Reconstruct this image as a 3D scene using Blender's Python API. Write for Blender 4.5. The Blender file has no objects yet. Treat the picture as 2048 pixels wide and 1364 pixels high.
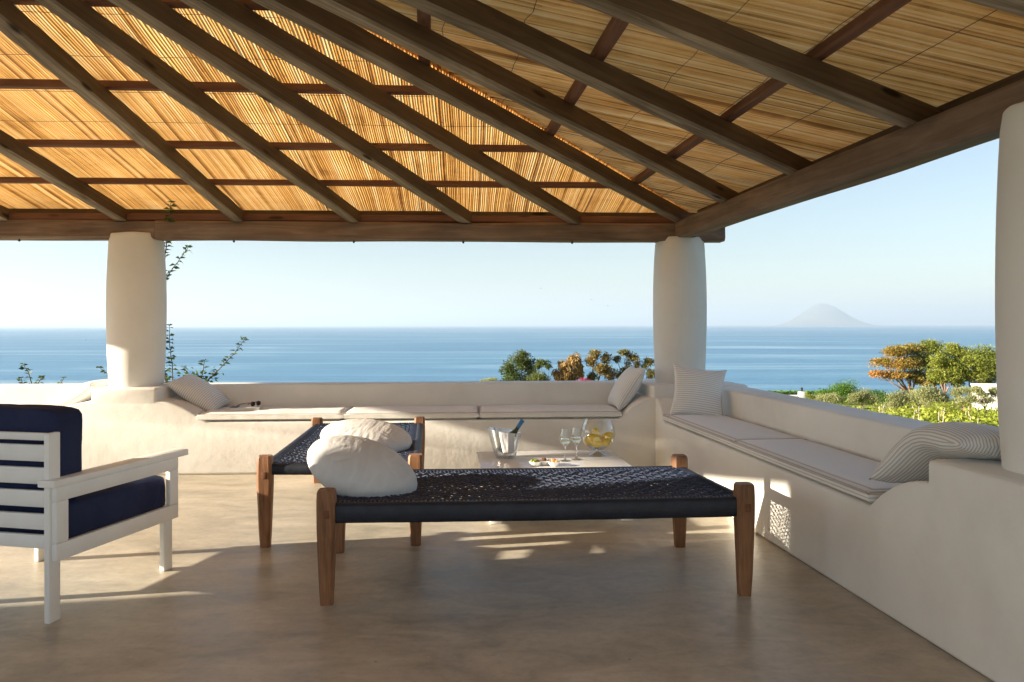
import bpy, bmesh, math, random
from mathutils import Vector, Matrix, noise

random.seed(7)
rad = math.radians
SC = bpy.context.scene
COL = SC.collection

# ------------------------------------------------------------------ camera
cam_d = bpy.data.cameras.new('camera')
cam_d.sensor_width = 36.0
cam_d.lens = 36.0 * 1620 / 2048
cam_d.shift_y = -32.0 / 2048
cam_d.clip_start = 0.05
cam_d.clip_end = 400000
cam = bpy.data.objects.new('camera', cam_d)
COL.objects.link(cam)
cam.matrix_world = Matrix.Translation((0, 0, 1.2)) @ Matrix.Rotation(rad(90), 4, 'X') @ Matrix.Rotation(rad(-0.11), 4, 'Z')
SC.camera = cam

# ------------------------------------------------------------------ sky, sun, exposure
SUN_AZ = 12.0      # direction the light travels, measured from +X towards +Y
SUN_EL = 15.0
world = bpy.data.worlds.new('World')
SC.world = world
world.use_nodes = True
wn = world.node_tree
bg = wn.nodes['Background']
sky = wn.nodes.new('ShaderNodeTexSky')
sky.sky_type = 'NISHITA'
sky.sun_disc = False
sky.sun_elevation = rad(SUN_EL)
sky.sun_rotation = rad(270 - SUN_AZ)
sky.altitude = 60
sky.air_density = 1.0
sky.dust_density = 0.6
sky.ozone_density = 2.0
hsv = wn.nodes.new('ShaderNodeHueSaturation')
hsv.inputs['Saturation'].default_value = 0.78      # thin veil of high haze
wn.links.new(sky.outputs[0], hsv.inputs['Color'])
wn.links.new(hsv.outputs[0], bg.inputs[0])
bg.inputs[1].default_value = 0.0500

sun_d = bpy.data.lights.new('sun', 'SUN')
sun_d.energy = 5.0
sun_d.angle = rad(0.6)
sun_d.color = (1.0, 0.875, 0.69)
sun = bpy.data.objects.new('sun', sun_d)
COL.objects.link(sun)
sdir = Vector((math.cos(rad(SUN_EL)) * math.cos(rad(SUN_AZ)), math.cos(rad(SUN_EL)) * math.sin(rad(SUN_AZ)), -math.sin(rad(SUN_EL))))
sun.rotation_euler = sdir.to_track_quat('-Z', 'Y').to_euler()

SC.view_settings.view_transform = 'Standard'
SC.view_settings.look = 'None'
SC.view_settings.exposure = 1.95
SC.view_settings.gamma = 1.0
SC.view_settings.use_curve_mapping = False
SC.render.engine = 'CYCLES'
cy = SC.cycles
cy.use_denoising = True
cy.use_adaptive_sampling = True
cy.adaptive_threshold = 0.02
cy.max_bounces = 10
cy.diffuse_bounces = 5
cy.glossy_bounces = 4
cy.transmission_bounces = 8
cy.transparent_max_bounces = 12
cy.volume_bounces = 0
cy.sample_clamp_indirect = 6.0
cy.caustics_reflective = False
cy.caustics_refractive = False

# ------------------------------------------------------------------ helpers
def link(o, parent=None):
    COL.objects.link(o)
    if parent is not None:
        o.parent = parent
    return o

def tag(o, label=None, cat=None, group=None, kind=None):
    if label: o['label'] = label
    if cat: o['category'] = cat
    if group: o['group'] = group
    if kind: o['kind'] = kind
    return o

def empty(name, loc=(0, 0, 0), rz=0.0, label=None, cat=None, group=None):
    o = bpy.data.objects.new(name, None)
    o.location = loc
    o.rotation_euler = (0, 0, rz)
    o.empty_display_size = 0.1
    link(o)
    return tag(o, label, cat, group)

class MB:
    """collects faces of one mesh"""
    def __init__(s):
        s.v = []; s.f = []; s.t = []
    def add(s, vs, fs, tint=0.5):
        b = len(s.v)
        s.v += [tuple(p) for p in vs]
        s.f += [tuple(b + i for i in q) for q in fs]
        s.t += [tint] * len(vs)
        return s
    def box(s, c, size, rz=0.0, tint=0.5, M=None):
        x, y, z = size[0] / 2, size[1] / 2, size[2] / 2
        vs = [Vector((sx * x, sy * y, sz * z)) for sx in (-1, 1) for sy in (-1, 1) for sz in (-1, 1)]
        R = Matrix.Rotation(rz, 4, 'Z')
        vs = [R @ p + Vector(c) for p in vs]
        if M is not None:
            vs = [M @ p for p in vs]
        return s.add(vs, [(0, 1, 3, 2), (4, 6, 7, 5), (0, 4, 5, 1), (2, 3, 7, 6), (0, 2, 6, 4), (1, 5, 7, 3)], tint)
    def tube(s, pts, rr, n=6, tint=0.5, cap=True):
        pts = [Vector(p) for p in pts]
        if not isinstance(rr, (list, tuple)): rr = [rr] * len(pts)
        vs = []; fs = []
        up0 = None
        for i, p in enumerate(pts):
            a = pts[max(i - 1, 0)]; b = pts[min(i + 1, len(pts) - 1)]
            d = (b - a).normalized() if (b - a).length > 1e-9 else Vector((0, 0, 1))
            if up0 is None:
                up0 = Vector((0, 0, 1)) if abs(d.z) < 0.9 else Vector((1, 0, 0))
            side = d.cross(up0)
            side = side.normalized() if side.length > 1e-6 else Vector((1, 0, 0))
            up = side.cross(d).normalized()
            for k in range(n):
                an = 2 * math.pi * k / n
                vs.append(p + (side * math.cos(an) + up * math.sin(an)) * rr[i])
        for i in range(len(pts) - 1):
            for k in range(n):
                k2 = (k + 1) % n
                fs.append((i * n + k, i * n + k2, (i + 1) * n + k2, (i + 1) * n + k))
        if cap:
            fs.append(tuple(range(n - 1, -1, -1)))
            L = (len(pts) - 1) * n
            fs.append(tuple(L + k for k in range(n)))
        return s.add(vs, fs, tint)
    def lathe(s, prof, n=24, c=(0, 0, 0), tint=0.5, M=None):
        """prof: list of (r, z)"""
        vs = []; fs = []
        for r, z in prof:
            for k in range(n):
                a = 2 * math.pi * k / n
                p = Vector((c[0] + r * math.cos(a), c[1] + r * math.sin(a), c[2] + z))
                vs.append(M @ p if M is not None else p)
        m = len(prof)
        for i in range(m - 1):
            for k in range(n):
                k2 = (k + 1) % n
                fs.append((i * n + k, i * n + k2, (i + 1) * n + k2, (i + 1) * n + k))
        if prof[0][0] > 1e-6: fs.append(tuple(range(n - 1, -1, -1)))
        if prof[-1][0] > 1e-6: fs.append(tuple((m - 1) * n + k for k in range(n)))
        return s.add(vs, fs, tint)
    def prism(s, poly, y0, y1, tint=0.5):
        """polygon in local XZ (counter-clockwise), extruded along local Y"""
        n = len(poly)
        vs = [(x, y0, z) for x, z in poly] + [(x, y1, z) for x, z in poly]
        fs = [tuple(range(n)), tuple(range(2 * n - 1, n - 1, -1))]
        for i in range(n):
            j = (i + 1) % n
            fs.append((j, i, i + n, j + n))
        return s.add(vs, fs, tint)
    def build(s, name, mat, parent=None, bevel=0.0, seg=2, smooth=True, ang=40, M=None, label=None, cat=None, group=None, kind=None, recalc=True):
        me = bpy.data.meshes.new(name)
        me.from_pydata(s.v, [], s.f)
        at = me.attributes.new('tint', 'FLOAT', 'POINT')
        at.data.foreach_set('value', s.t)
        if bevel > 0 or recalc:
            bm = bmesh.new(); bm.from_mesh(me)
            if recalc and len(bm.faces) < 60000:
                bmesh.ops.recalc_face_normals(bm, faces=bm.faces)
            if bevel > 0:
                ed = [e for e in bm.edges if len(e.link_faces) == 2 and e.calc_face_angle(0) > rad(25)]
                bmesh.ops.bevel(bm, geom=ed, offset=bevel, segments=seg, affect='EDGES', profile=0.5, clamp_overlap=True)
            bm.to_mesh(me); bm.free()
        if smooth:
            me.polygons.foreach_set('use_smooth', [True] * len(me.polygons))
            if ang < 179:
                me.set_sharp_from_angle(angle=rad(ang))
        me.materials.append(mat)
        me.update()
        o = bpy.data.objects.new(name, me)
        link(o, parent)
        if M is not None: o.matrix_local = M
        return tag(o, label, cat, group, kind)

def nz(x, y=0.0, z=0.0):
    return noise.noise(Vector((x, y, z)))

# ------------------------------------------------------------------ materials
def newmat(name):
    m = bpy.data.materials.new(name)
    m.use_nodes = True
    nt = m.node_tree
    return m, nt, nt.nodes['Principled BSDF']

def node(nt, typ, **kw):
    n = nt.nodes.new(typ)
    for k, v in kw.items(): setattr(n, k, v)
    return n

def ramp(nt, stops):
    r = nt.nodes.new('ShaderNodeValToRGB')
    e = r.color_ramp.elements
    while len(e) < len(stops): e.new(0.5)
    for i, (p, c) in enumerate(stops):
        e[i].position = p
        e[i].color = (c[0], c[1], c[2], 1)
    return r

def coords(nt, scale=(1, 1, 1), kind='Object', jitter=False):
    tc = nt.nodes.new('ShaderNodeTexCoord')
    mp = nt.nodes.new('ShaderNodeMapping')
    mp.inputs['Scale'].default_value = scale
    nt.links.new(tc.outputs[kind], mp.inputs['Vector'])
    if jitter:
        oi = nt.nodes.new('ShaderNodeObjectInfo')
        mu = nt.nodes.new('ShaderNodeMath'); mu.operation = 'MULTIPLY'; mu.inputs[1].default_value = 37.0
        cb = nt.nodes.new('ShaderNodeCombineXYZ')
        nt.links.new(oi.outputs['Random'], mu.inputs[0])
        for i in range(3): nt.links.new(mu.outputs[0], cb.inputs[i])
        nt.links.new(cb.outputs[0], mp.inputs['Location'])
    return mp

def noisetex(nt, vec, scale, detail=4, rough=0.55, dist=0.0):
    n = nt.nodes.new('ShaderNodeTexNoise')
    n.inputs['Scale'].default_value = scale
    n.inputs['Detail'].default_value = detail
    n.inputs['Roughness'].default_value = rough
    n.inputs['Distortion'].default_value = dist
    nt.links.new(vec.outputs[0], n.inputs['Vector'])
    return n

def bump(nt, bsdf, src, strength, dist=0.01):
    b = nt.nodes.new('ShaderNodeBump')
    b.inputs['Strength'].default_value = strength
    b.inputs['Distance'].default_value = dist
    nt.links.new(src, b.inputs['Height'])
    nt.links.new(b.outputs[0], bsdf.inputs['Normal'])
    return b

def mottled(name, stops, scale=3.0, rough=0.6, detail=5, bs=0.15, bscale=40.0, bdist=0.004, stretch=(1, 1, 1), jitter=False, spec=0.4, dist=0.0, metal=0.0, rvar=0.0):
    m, nt, b = newmat(name)
    mp = coords(nt, stretch, jitter=jitter)
    n = noisetex(nt, mp, scale, detail, 0.6, dist)
    r = ramp(nt, stops)
    nt.links.new(n.outputs[0], r.inputs[0])
    nt.links.new(r.outputs[0], b.inputs['Base Color'])
    b.inputs['Roughness'].default_value = rough
    b.inputs['Specular IOR Level'].default_value = spec
    b.inputs['Metallic'].default_value = metal
    if rvar:
        n3 = noisetex(nt, mp, scale * 1.7, 4)
        mr = nt.nodes.new('ShaderNodeMapRange')
        mr.inputs['To Min'].default_value = rough - rvar; mr.inputs['To Max'].default_value = rough + rvar
        nt.links.new(n3.outputs[0], mr.inputs[0]); nt.links.new(mr.outputs[0], b.inputs['Roughness'])
    if bs:
        n2 = noisetex(nt, mp, bscale, 4)
        bump(nt, b, n2.outputs[0], bs, bdist)
    return m

def timber_mat(name, stops, spec=0.25, rough=0.65, sc=(1.2, 22, 22)):
    m, nt, b = newmat(name)
    mp = coords(nt, sc, jitter=True)
    n = noisetex(nt, mp, 1.0, 7, 0.62, 1.6)
    mp2 = coords(nt, (1.2, 2.2, 2.2), jitter=True)
    n2 = noisetex(nt, mp2, 1.6, 3)
    mx = node(nt, 'ShaderNodeMix', data_type='FLOAT')
    mx.inputs[0].default_value = 0.38
    nt.links.new(n.outputs[0], mx.inputs[2]); nt.links.new(n2.outputs[0], mx.inputs[3])
    r = ramp(nt, stops)
    nt.links.new(mx.outputs[0], r.inputs[0])
    # knots
    mp3 = coords(nt, (1.3, 5.5, 5.5), jitter=True)
    vo = nt.nodes.new('ShaderNodeTexVoronoi'); vo.inputs['Scale'].default_value = 1.25
    nt.links.new(mp3.outputs[0], vo.inputs['Vector'])
    kr = ramp(nt, [(0.0, (0, 0, 0)), (0.07, (0, 0, 0)), (0.13, (1, 1, 1))])
    nt.links.new(vo.outputs['Distance'], kr.inputs[0])
    mk = node(nt, 'ShaderNodeMix', data_type='RGBA')
    mk.inputs[6].default_value = (stops[0][1][0] * .5, stops[0][1][1] * .5, stops[0][1][2] * .5, 1)
    nt.links.new(kr.outputs[0], mk.inputs[0]); nt.links.new(r.outputs[0], mk.inputs[7])
    nt.links.new(mk.outputs[2], b.inputs['Base Color'])
    b.inputs['Roughness'].default_value = rough
    b.inputs['Specular IOR Level'].default_value = spec
    bump(nt, b, n.outputs[0], 0.35, 0.006)
    return m

def plain(name, c, rough=0.5, spec=0.5, metal=0.0, trans=0.0, ior=1.45):
    m, nt, b = newmat(name)
    b.inputs['Base Color'].default_value = (c[0], c[1], c[2], 1)
    b.inputs['Roughness'].default_value = rough
    b.inputs['Specular IOR Level'].default_value = spec
    b.inputs['Metallic'].default_value = metal
    b.inputs['Transmission Weight'].default_value = trans
    b.inputs['IOR'].default_value = ior
    return m

def leafmat(name, stops, trans=0.35):
    """tint attribute chooses the leaf's own colour; leaves let some light through"""
    m, nt, b = newmat(name)
    at = node(nt, 'ShaderNodeAttribute', attribute_name='tint')
    r = ramp(nt, stops)
    nt.links.new(at.outputs['Fac'], r.inputs[0])
    nt.links.new(r.outputs[0], b.inputs['Base Color'])
    b.inputs['Roughness'].default_value = 0.55
    b.inputs['Specular IOR Level'].default_value = 0.3
    tr = nt.nodes.new('ShaderNodeBsdfTranslucent')
    nt.links.new(r.outputs[0], tr.inputs[0])
    mx = nt.nodes.new('ShaderNodeMixShader'); mx.inputs[0].default_value = trans
    out = nt.nodes['Material Output']
    nt.links.new(b.outputs[0], mx.inputs[1]); nt.links.new(tr.outputs[0], mx.inputs[2])
    nt.links.new(mx.outputs[0], out.inputs['Surface'])
    return m

def striped(name, axis, period, c0, c1, frac=0.35, phase=0.0, bs=0.12):
    """ticking cloth: thin stripes along one direction of the thing"""
    m, nt, b = newmat(name)
    tc = nt.nodes.new('ShaderNodeTexCoord')
    dt = node(nt, 'ShaderNodeVectorMath', operation='DOT_PRODUCT')
    if axis is not None: dt.inputs[1].default_value = axis
    nt.links.new(tc.outputs['Object'], dt.inputs[0])
    at = node(nt, 'ShaderNodeAttribute', attribute_name='tint')
    mu = node(nt, 'ShaderNodeMath', operation='MULTIPLY_ADD'); mu.inputs[1].default_value = 1.0 / period; mu.inputs[2].default_value = phase
    nt.links.new(at.outputs['Fac'] if axis is None else dt.outputs['Value'], mu.inputs[0])
    fr = node(nt, 'ShaderNodeMath', operation='FRACT')
    nt.links.new(mu.outputs[0], fr.inputs[0])
    r = ramp(nt, [(0.0, c1), (frac, c1), (frac + 0.08, c0), (0.92, c0)])
    r.color_ramp.elements.new(1.0).color = (c1[0], c1[1], c1[2], 1)
    nt.links.new(fr.outputs[0], r.inputs[0])
    nt.links.new(r.outputs[0], b.inputs['Base Color'])
    b.inputs['Roughness'].default_value = 0.85
    b.inputs['Specular IOR Level'].default_value = 0.15
    b.inputs['Sheen Weight'].default_value = 0.15
    mp = coords(nt, (1, 1, 1))
    n = noisetex(nt, mp, 14, 4, 0.55, 0.8)
    bump(nt, b, n.outputs[0], bs, 0.02)
    return m

M = {}
M['plaster'] = mottled('cream_plaster', [(0.32, (0.67, 0.65, 0.60)), (0.5, (0.76, 0.745, 0.70)), (0.66, (0.80, 0.79, 0.755))], 1.2, 0.8, 8, 0.30, 9, 0.010, spec=0.2)
M['pillar'] = mottled('white_limewash', [(0.3, (0.68, 0.665, 0.625)), (0.7, (0.77, 0.755, 0.72))], 1.6, 0.8, 8, 0.28, 8, 0.010, spec=0.2)
M['house'] = mottled('house_render', [(0.3, (0.62, 0.57, 0.49)), (0.7, (0.69, 0.64, 0.56))], 1.0, 0.85, 5, 0.15, 22, 0.006, spec=0.2)
M['timber'] = timber_mat('weathered_timber', [(0.25, (0.045, 0.028, 0.018)), (0.5, (0.105, 0.070, 0.045)), (0.75, (0.18, 0.13, 0.09))])
M['greyish'] = timber_mat('greyish_timber', [(0.32, (0.070, 0.050, 0.034)), (0.48, (0.21, 0.17, 0.125)), (0.68, (0.42, 0.36, 0.285))])  # paler grey timber, set on the rafter undersides only
M['beam'] = timber_mat('stained_beam_timber', [(0.28, (0.08, 0.05, 0.036)), (0.5, (0.19, 0.13, 0.095)), (0.72, (0.34, 0.25, 0.185))], sc=(0.9, 14, 14))
M['batten'] = timber_mat('red_brown_batten', [(0.25, (0.085, 0.037, 0.022)), (0.5, (0.16, 0.075, 0.047)), (0.75, (0.25, 0.135, 0.09))])
M['teak'] = timber_mat('oiled_teak', [(0.28, (0.075, 0.030, 0.013)), (0.5, (0.23, 0.105, 0.045)), (0.74, (0.36, 0.185, 0.085))], spec=0.35, rough=0.55, sc=(30, 30, 2.6))
M['teakend'] = timber_mat('dark_end_grain', [(0.25, (0.09, 0.032, 0.014)), (0.6, (0.17, 0.07, 0.03))], rough=0.6, sc=(20, 20, 20))

# floor: trowelled cement
m, nt, b = newmat('trowelled_cement')
mp = coords(nt, (1, 1.9, 1))
n1 = noisetex(nt, mp, 0.8, 7, 0.62, 1.2)
n2 = noisetex(nt, mp, 3.1, 6, 0.6, 1.0)
mx = node(nt, 'ShaderNodeMix', data_type='FLOAT'); mx.inputs[0].default_value = 0.45
nt.links.new(n1.outputs[0], mx.inputs[2]); nt.links.new(n2.outputs[0], mx.inputs[3])
r = ramp(nt, [(0.36, (0.285, 0.255, 0.205)), (0.5, (0.44, 0.395, 0.315)), (0.64, (0.57, 0.515, 0.42))])
nt.links.new(mx.outputs[0], r.inputs[0])
vo = nt.nodes.new('ShaderNodeTexVoronoi'); vo.inputs['Scale'].default_value = 3.2
mpv = coords(nt, (1, 1, 1)); nt.links.new(mpv.outputs[0], vo.inputs['Vector'])
kr = ramp(nt, [(0.0, (0.25, 0.25, 0.25)), (0.016, (0.3, 0.3, 0.3)), (0.026, (1, 1, 1))])
nt.links.new(vo.outputs['Distance'], kr.inputs[0])
mm = node(nt, 'ShaderNodeMix', data_type='RGBA', blend_type='MULTIPLY'); mm.inputs[0].default_value = 0.55
nt.links.new(r.outputs[0], mm.inputs[6]); nt.links.new(kr.outputs[0], mm.inputs[7])
nt.links.new(mm.outputs[2], b.inputs['Base Color'])
mr = nt.nodes.new('ShaderNodeMapRange'); mr.inputs['To Min'].default_value = 0.24; mr.inputs['To Max'].default_value = 0.52
nt.links.new(n2.outputs[0], mr.inputs[0]); nt.links.new(mr.outputs[0], b.inputs['Roughness'])
b.inputs['Specular IOR Level'].default_value = 0.38
n4 = noisetex(nt, mpv, 26.0, 6, 0.7)
r4 = ramp(nt, [(0.30, (0.80, 0.79, 0.77)), (0.55, (1, 1, 1)), (0.75, (1.0, 1.0, 1.0))])
nt.links.new(n4.outputs[0], r4.inputs[0])
m4 = node(nt, 'ShaderNodeMix', data_type='RGBA', blend_type='MULTIPLY'); m4.inputs[0].default_value = 0.8
nt.links.new(mm.outputs[2], m4.inputs[6]); nt.links.new(r4.outputs[0], m4.inputs[7])
nt.links.new(m4.outputs[2], b.inputs['Base Color'])
bump(nt, b, n2.outputs[0], 0.12, 0.01)
M['floor'] = m

# reeds: each cane has its own tint; thin canes let a little light through
m, nt, b = newmat('dry_cane')
at = node(nt, 'ShaderNodeAttribute', attribute_name='tint')
r = ramp(nt, [(0.0, (0.33, 0.14, 0.035)), (0.25, (0.66, 0.335, 0.085)), (0.6, (0.87, 0.50, 0.155)), (1.0, (0.92, 0.64, 0.29))])
mp = coords(nt, (1, 1, 1)); n = noisetex(nt, mp, 4.0, 5, 0.6, 0.5)
ad = node(nt, 'ShaderNodeMath', operation='ADD')
ml = node(nt, 'ShaderNodeMath', operation='MULTIPLY_ADD'); ml.inputs[1].default_value = 0.9; ml.inputs[2].default_value = -0.45
nt.links.new(n.outputs[0], ml.inputs[0])
nt.links.new(at.outputs['Fac'], ad.inputs[0]); nt.links.new(ml.outputs[0], ad.inputs[1])
nt.links.new(ad.outputs[0], r.inputs[0])
nt.links.new(r.outputs[0], b.inputs['Base Color'])
b.inputs['Roughness'].default_value = 0.42
b.inputs['Specular IOR Level'].default_value = 0.4
tr = nt.nodes.new('ShaderNodeBsdfTranslucent')
nt.links.new(r.outputs[0], tr.inputs[0])
mx = nt.nodes.new('ShaderNodeMixShader'); mx.inputs[0].default_value = 0.56
nt.links.new(b.outputs[0], mx.inputs[1]); nt.links.new(tr.outputs[0], mx.inputs[2])
nt.links.new(mx.outputs[0], nt.nodes['Material Output'].inputs['Surface'])
M['reed'] = m
M['wire'] = plain('dark_stitch_wire', (0.05, 0.03, 0.02), 0.7)
M['black'] = plain('black_metal', (0.02, 0.02, 0.022), 0.5)

M['white_paint'] = mottled('white_painted_wood', [(0.3, (0.76, 0.745, 0.71)), (0.7, (0.81, 0.80, 0.77))], 6, 0.42, 3, 0.06, 30, 0.003)
M['table'] = mottled('white_lacquer', [(0.3, (0.74, 0.73, 0.71)), (0.7, (0.79, 0.78, 0.76))], 3, 0.20, 3, 0.03, 14, 0.003, spec=0.5)
M['navy'] = mottled('navy_canvas', [(0.3, (0.017, 0.023, 0.060)), (0.7, (0.026, 0.034, 0.082))], 4, 0.85, 4, 0.45, 8, 0.03, spec=0.15)
M['cord'] = mottled('navy_black_cord', [(0.3, (0.010, 0.018, 0.042)), (0.7, (0.020, 0.034, 0.074))], 30, 0.5, 3, 0.3, 220, 0.003, spec=0.45)
M['wrap'] = mottled('black_wrapped_cord', [(0.3, (0.008, 0.010, 0.017)), (0.7, (0.017, 0.021, 0.034))], 12, 0.55, 3, 0.4, 60, 0.004, spec=0.4)
M['linen'] = mottled('white_linen', [(0.3, (0.56, 0.555, 0.55)), (0.7, (0.63, 0.625, 0.62))], 5, 0.9, 3, 0.35, 5, 0.03, spec=0.1, dist=1.2, stretch=(2.6, 0.6, 1.2))
M['tick'] = striped('ticking_cloth_pillow', None, 0.0175, (0.76, 0.755, 0.735), (0.53, 0.505, 0.475), 0.30)
M['tick_fine'] = striped('fine_ticking_cloth', None, 0.0140, (0.76, 0.755, 0.735), (0.47, 0.445, 0.415), 0.32)
M['tick_m'] = striped('ticking_cloth_mattress', (0, 0, 1), 0.0150, (0.76, 0.755, 0.735), (0.50, 0.43, 0.35), 0.18, 0.42)
M['canvas'] = mottled('cream_canvas', [(0.3, (0.72, 0.70, 0.655)), (0.7, (0.78, 0.765, 0.725))], 6, 0.9, 4, 0.3, 11, 0.012, spec=0.1)
M['piping'] = plain('grey_piping', (0.46, 0.43, 0.39), 0.8)

def thin_glass(name, tint=(1, 1, 1), base=0.10):
    m, nt, b = newmat(name)
    nt.nodes.remove(b)
    g = nt.nodes.new('ShaderNodeBsdfGlossy'); g.inputs['Roughness'].default_value = 0.03
    t = nt.nodes.new('ShaderNodeBsdfTransparent'); t.inputs[0].default_value = (tint[0], tint[1], tint[2], 1)
    fc = nt.nodes.new('ShaderNodeLayerWeight'); fc.inputs[0].default_value = 0.5
    pw = node(nt, 'ShaderNodeMath', operation='POWER'); pw.inputs[1].default_value = 2.6
    nt.links.new(fc.outputs['Facing'], pw.inputs[0])
    lw = node(nt, 'ShaderNodeMath', operation='MULTIPLY_ADD'); lw.inputs[1].default_value = 0.80; lw.inputs[2].default_value = base
    nt.links.new(pw.outputs[0], lw.inputs[0])
    mx = nt.nodes.new('ShaderNodeMixShader')
    nt.links.new(lw.outputs[0], mx.inputs[0]); nt.links.new(t.outputs[0], mx.inputs[1]); nt.links.new(g.outputs[0], mx.inputs[2])
    nt.links.new(mx.outputs[0], nt.nodes['Material Output'].inputs['Surface'])
    return m
M['glass'] = thin_glass('clear_glass', (0.975, 0.985, 0.985), 0.055)
M['glass_solid'] = thin_glass('thick_clear_glass', (0.90, 0.93, 0.94), 0.42)
M['acrylic'] = thin_glass('clear_acrylic', (0.90, 0.92, 0.93), 0.20)
M['wine'] = plain('pale_white_wine', (0.93, 0.93, 0.72), 0.05, 0.5, 0, 0.9, 1.33)
M['bottle'] = plain('dark_green_bottle', (0.02, 0.035, 0.015), 0.08, 0.6)
M['foil'] = plain('blue_foil', (0.03, 0.16, 0.33), 0.35, 0.5, 0.3)
M['lemon'] = mottled('lemon_skin', [(0.3, (0.78, 0.50, 0.012)), (0.7, (0.86, 0.62, 0.03))], 12, 0.4, 3, 0.25, 160, 0.002)
M['lemon_cut'] = plain('lemon_flesh', (0.85, 0.62, 0.12), 0.4)
M['ceramic'] = plain('white_ceramic', (0.80, 0.79, 0.77), 0.15)
M['olive'] = plain('green_olive', (0.20, 0.24, 0.02), 0.3)
M['nut'] = plain('dark_nut', (0.12, 0.05, 0.025), 0.5)
M['cracker'] = plain('orange_cracker', (0.60, 0.27, 0.08), 0.6)
M['paper'] = plain('page_paper', (0.74, 0.72, 0.66), 0.8)
M['bookcover'] = plain('pale_book_cover', (0.62, 0.61, 0.60), 0.4)
M['bookblue'] = plain('navy_book_spine', (0.02, 0.035, 0.10), 0.4)
M['tortoise'] = plain('dark_tortoiseshell', (0.06, 0.025, 0.012), 0.2)
M['lens'] = plain('dark_lens', (0.03, 0.02, 0.018), 0.05)

M['leaf_shrub'] = leafmat('glossy_shrub_leaf', [(0.0, (0.025, 0.055, 0.012)), (0.5, (0.06, 0.11, 0.022)), (1.0, (0.13, 0.18, 0.04))])
M['leaf_green'] = leafmat('mid_green_leaf', [(0.0, (0.03, 0.055, 0.012)), (0.5, (0.085, 0.12, 0.025)), (1.0, (0.17, 0.18, 0.045))])
M['leaf_brown'] = leafmat('dry_brown_leaf', [(0.0, (0.132, 0.094, 0.033)), (0.5, (0.308, 0.198, 0.072)), (1.0, (0.462, 0.308, 0.121))])
M['leaf_mix'] = leafmat('rusty_green_leaf', [(0.0, (0.075, 0.094, 0.027)), (0.45, (0.213, 0.181, 0.056)), (1.0, (0.475, 0.275, 0.094))])
M['needle_rust'] = leafmat('rusty_needles', [(0.0, (0.092, 0.127, 0.021)), (0.35, (0.253, 0.218, 0.040)), (1.0, (0.529, 0.265, 0.075))])
M['needle'] = leafmat('bright_needles', [(0.0, (0.060, 0.096, 0.014)), (0.5, (0.204, 0.240, 0.034)), (1.0, (0.360, 0.372, 0.060))])
M['bush'] = leafmat('fresh_green_leaf', [(0.0, (0.039, 0.098, 0.013)), (0.5, (0.098, 0.202, 0.023)), (1.0, (0.195, 0.312, 0.046))])
M['olive_leaf'] = leafmat('silver_olive_leaf', [(0.0, (0.156, 0.174, 0.066)), (0.5, (0.300, 0.312, 0.132)), (1.0, (0.456, 0.468, 0.228))])
M['vine'] = leafmat('lime_vine_leaf', [(0.0, (0.117, 0.169, 0.016)), (0.5, (0.273, 0.325, 0.033)), (1.0, (0.468, 0.481, 0.078))], 0.45)
M['petal'] = leafmat('pink_petal', [(0.0, (0.35, 0.03, 0.09)), (1.0, (0.6, 0.10, 0.2))])
M['bark'] = mottled('grey_bark', [(0.3, (0.12, 0.085, 0.06)), (0.7, (0.25, 0.19, 0.14))], 6, 0.9, 5, 0.5, 14, 0.05)
M['barkpine'] = mottled('pine_bark', [(0.3, (0.17, 0.10, 0.07)), (0.7, (0.33, 0.22, 0.16))], 3, 0.9, 5, 0.5, 8, 0.05)
M['stem'] = plain('green_brown_stem', (0.09, 0.065, 0.035), 0.7)
M['post'] = mottled('bleached_post', [(0.3, (0.30, 0.25, 0.18)), (0.7, (0.44, 0.38, 0.29))], 5, 0.85, 3, 0.2, 20)
M['ground'] = mottled('dry_earth', [(0.3, (0.10, 0.115, 0.025)), (0.5, (0.16, 0.17, 0.04)), (0.7, (0.23, 0.21, 0.075))], 0.25, 0.95, 6, 0.4, 2.0, 0.2)
M['lawn'] = mottled('mown_lawn', [(0.3, (0.16, 0.20, 0.015)), (0.7, (0.25, 0.28, 0.025))], 0.6, 0.95, 6, 0.4, 8, 0.06)
M['white_wall'] = mottled('whitewash', [(0.3, (0.74, 0.71, 0.65)), (0.7, (0.80, 0.78, 0.73))], 0.8, 0.85, 4, 0.1, 5)
M['rock'] = mottled('island_rock', [(0.3, (0.07, 0.08, 0.06)), (0.7, (0.16, 0.15, 0.12))], 0.002, 0.95, 6, 0.0)
M['hull'] = plain('white_hull', (0.8, 0.8, 0.8), 0.3)

# sea: wind slicks change the ruffled water's own look in long streaks
m, nt, b = newmat('sea_water')
mp = coords(nt, (0.00055, 0.0032, 1))
n = noisetex(nt, mp, 1.0, 8, 0.62, 1.4)
mp2 = coords(nt, (0.02, 0.06, 1))
n2 = noisetex(nt, mp2, 1.0, 5, 0.6)
r = ramp(nt, [(0.38, (0.060, 0.195, 0.345)), (0.52, (0.090, 0.245, 0.395)), (0.60, (0.17, 0.335, 0.47)), (0.68, (0.30, 0.45, 0.56))])
nt.links.new(n.outputs[0], r.inputs[0])
nt.links.new(r.outputs[0], b.inputs['Base Color'])
b.inputs['Roughness'].default_value = 0.35
b.inputs['IOR'].default_value = 1.33
b.inputs['Specular IOR Level'].default_value = 0.25
bump(nt, b, n2.outputs[0], 0.5, 6.0)
M['sea'] = m

# ================================================================== SETTING
def lerp_table(tab, t):
    if t <= tab[0][0]: return tab[0][1]
    for (a, za), (c, zc) in zip(tab, tab[1:]):
        if t <= c: return za + (zc - za) * (t - a) / (c - a)
    return tab[-1][1]

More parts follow.
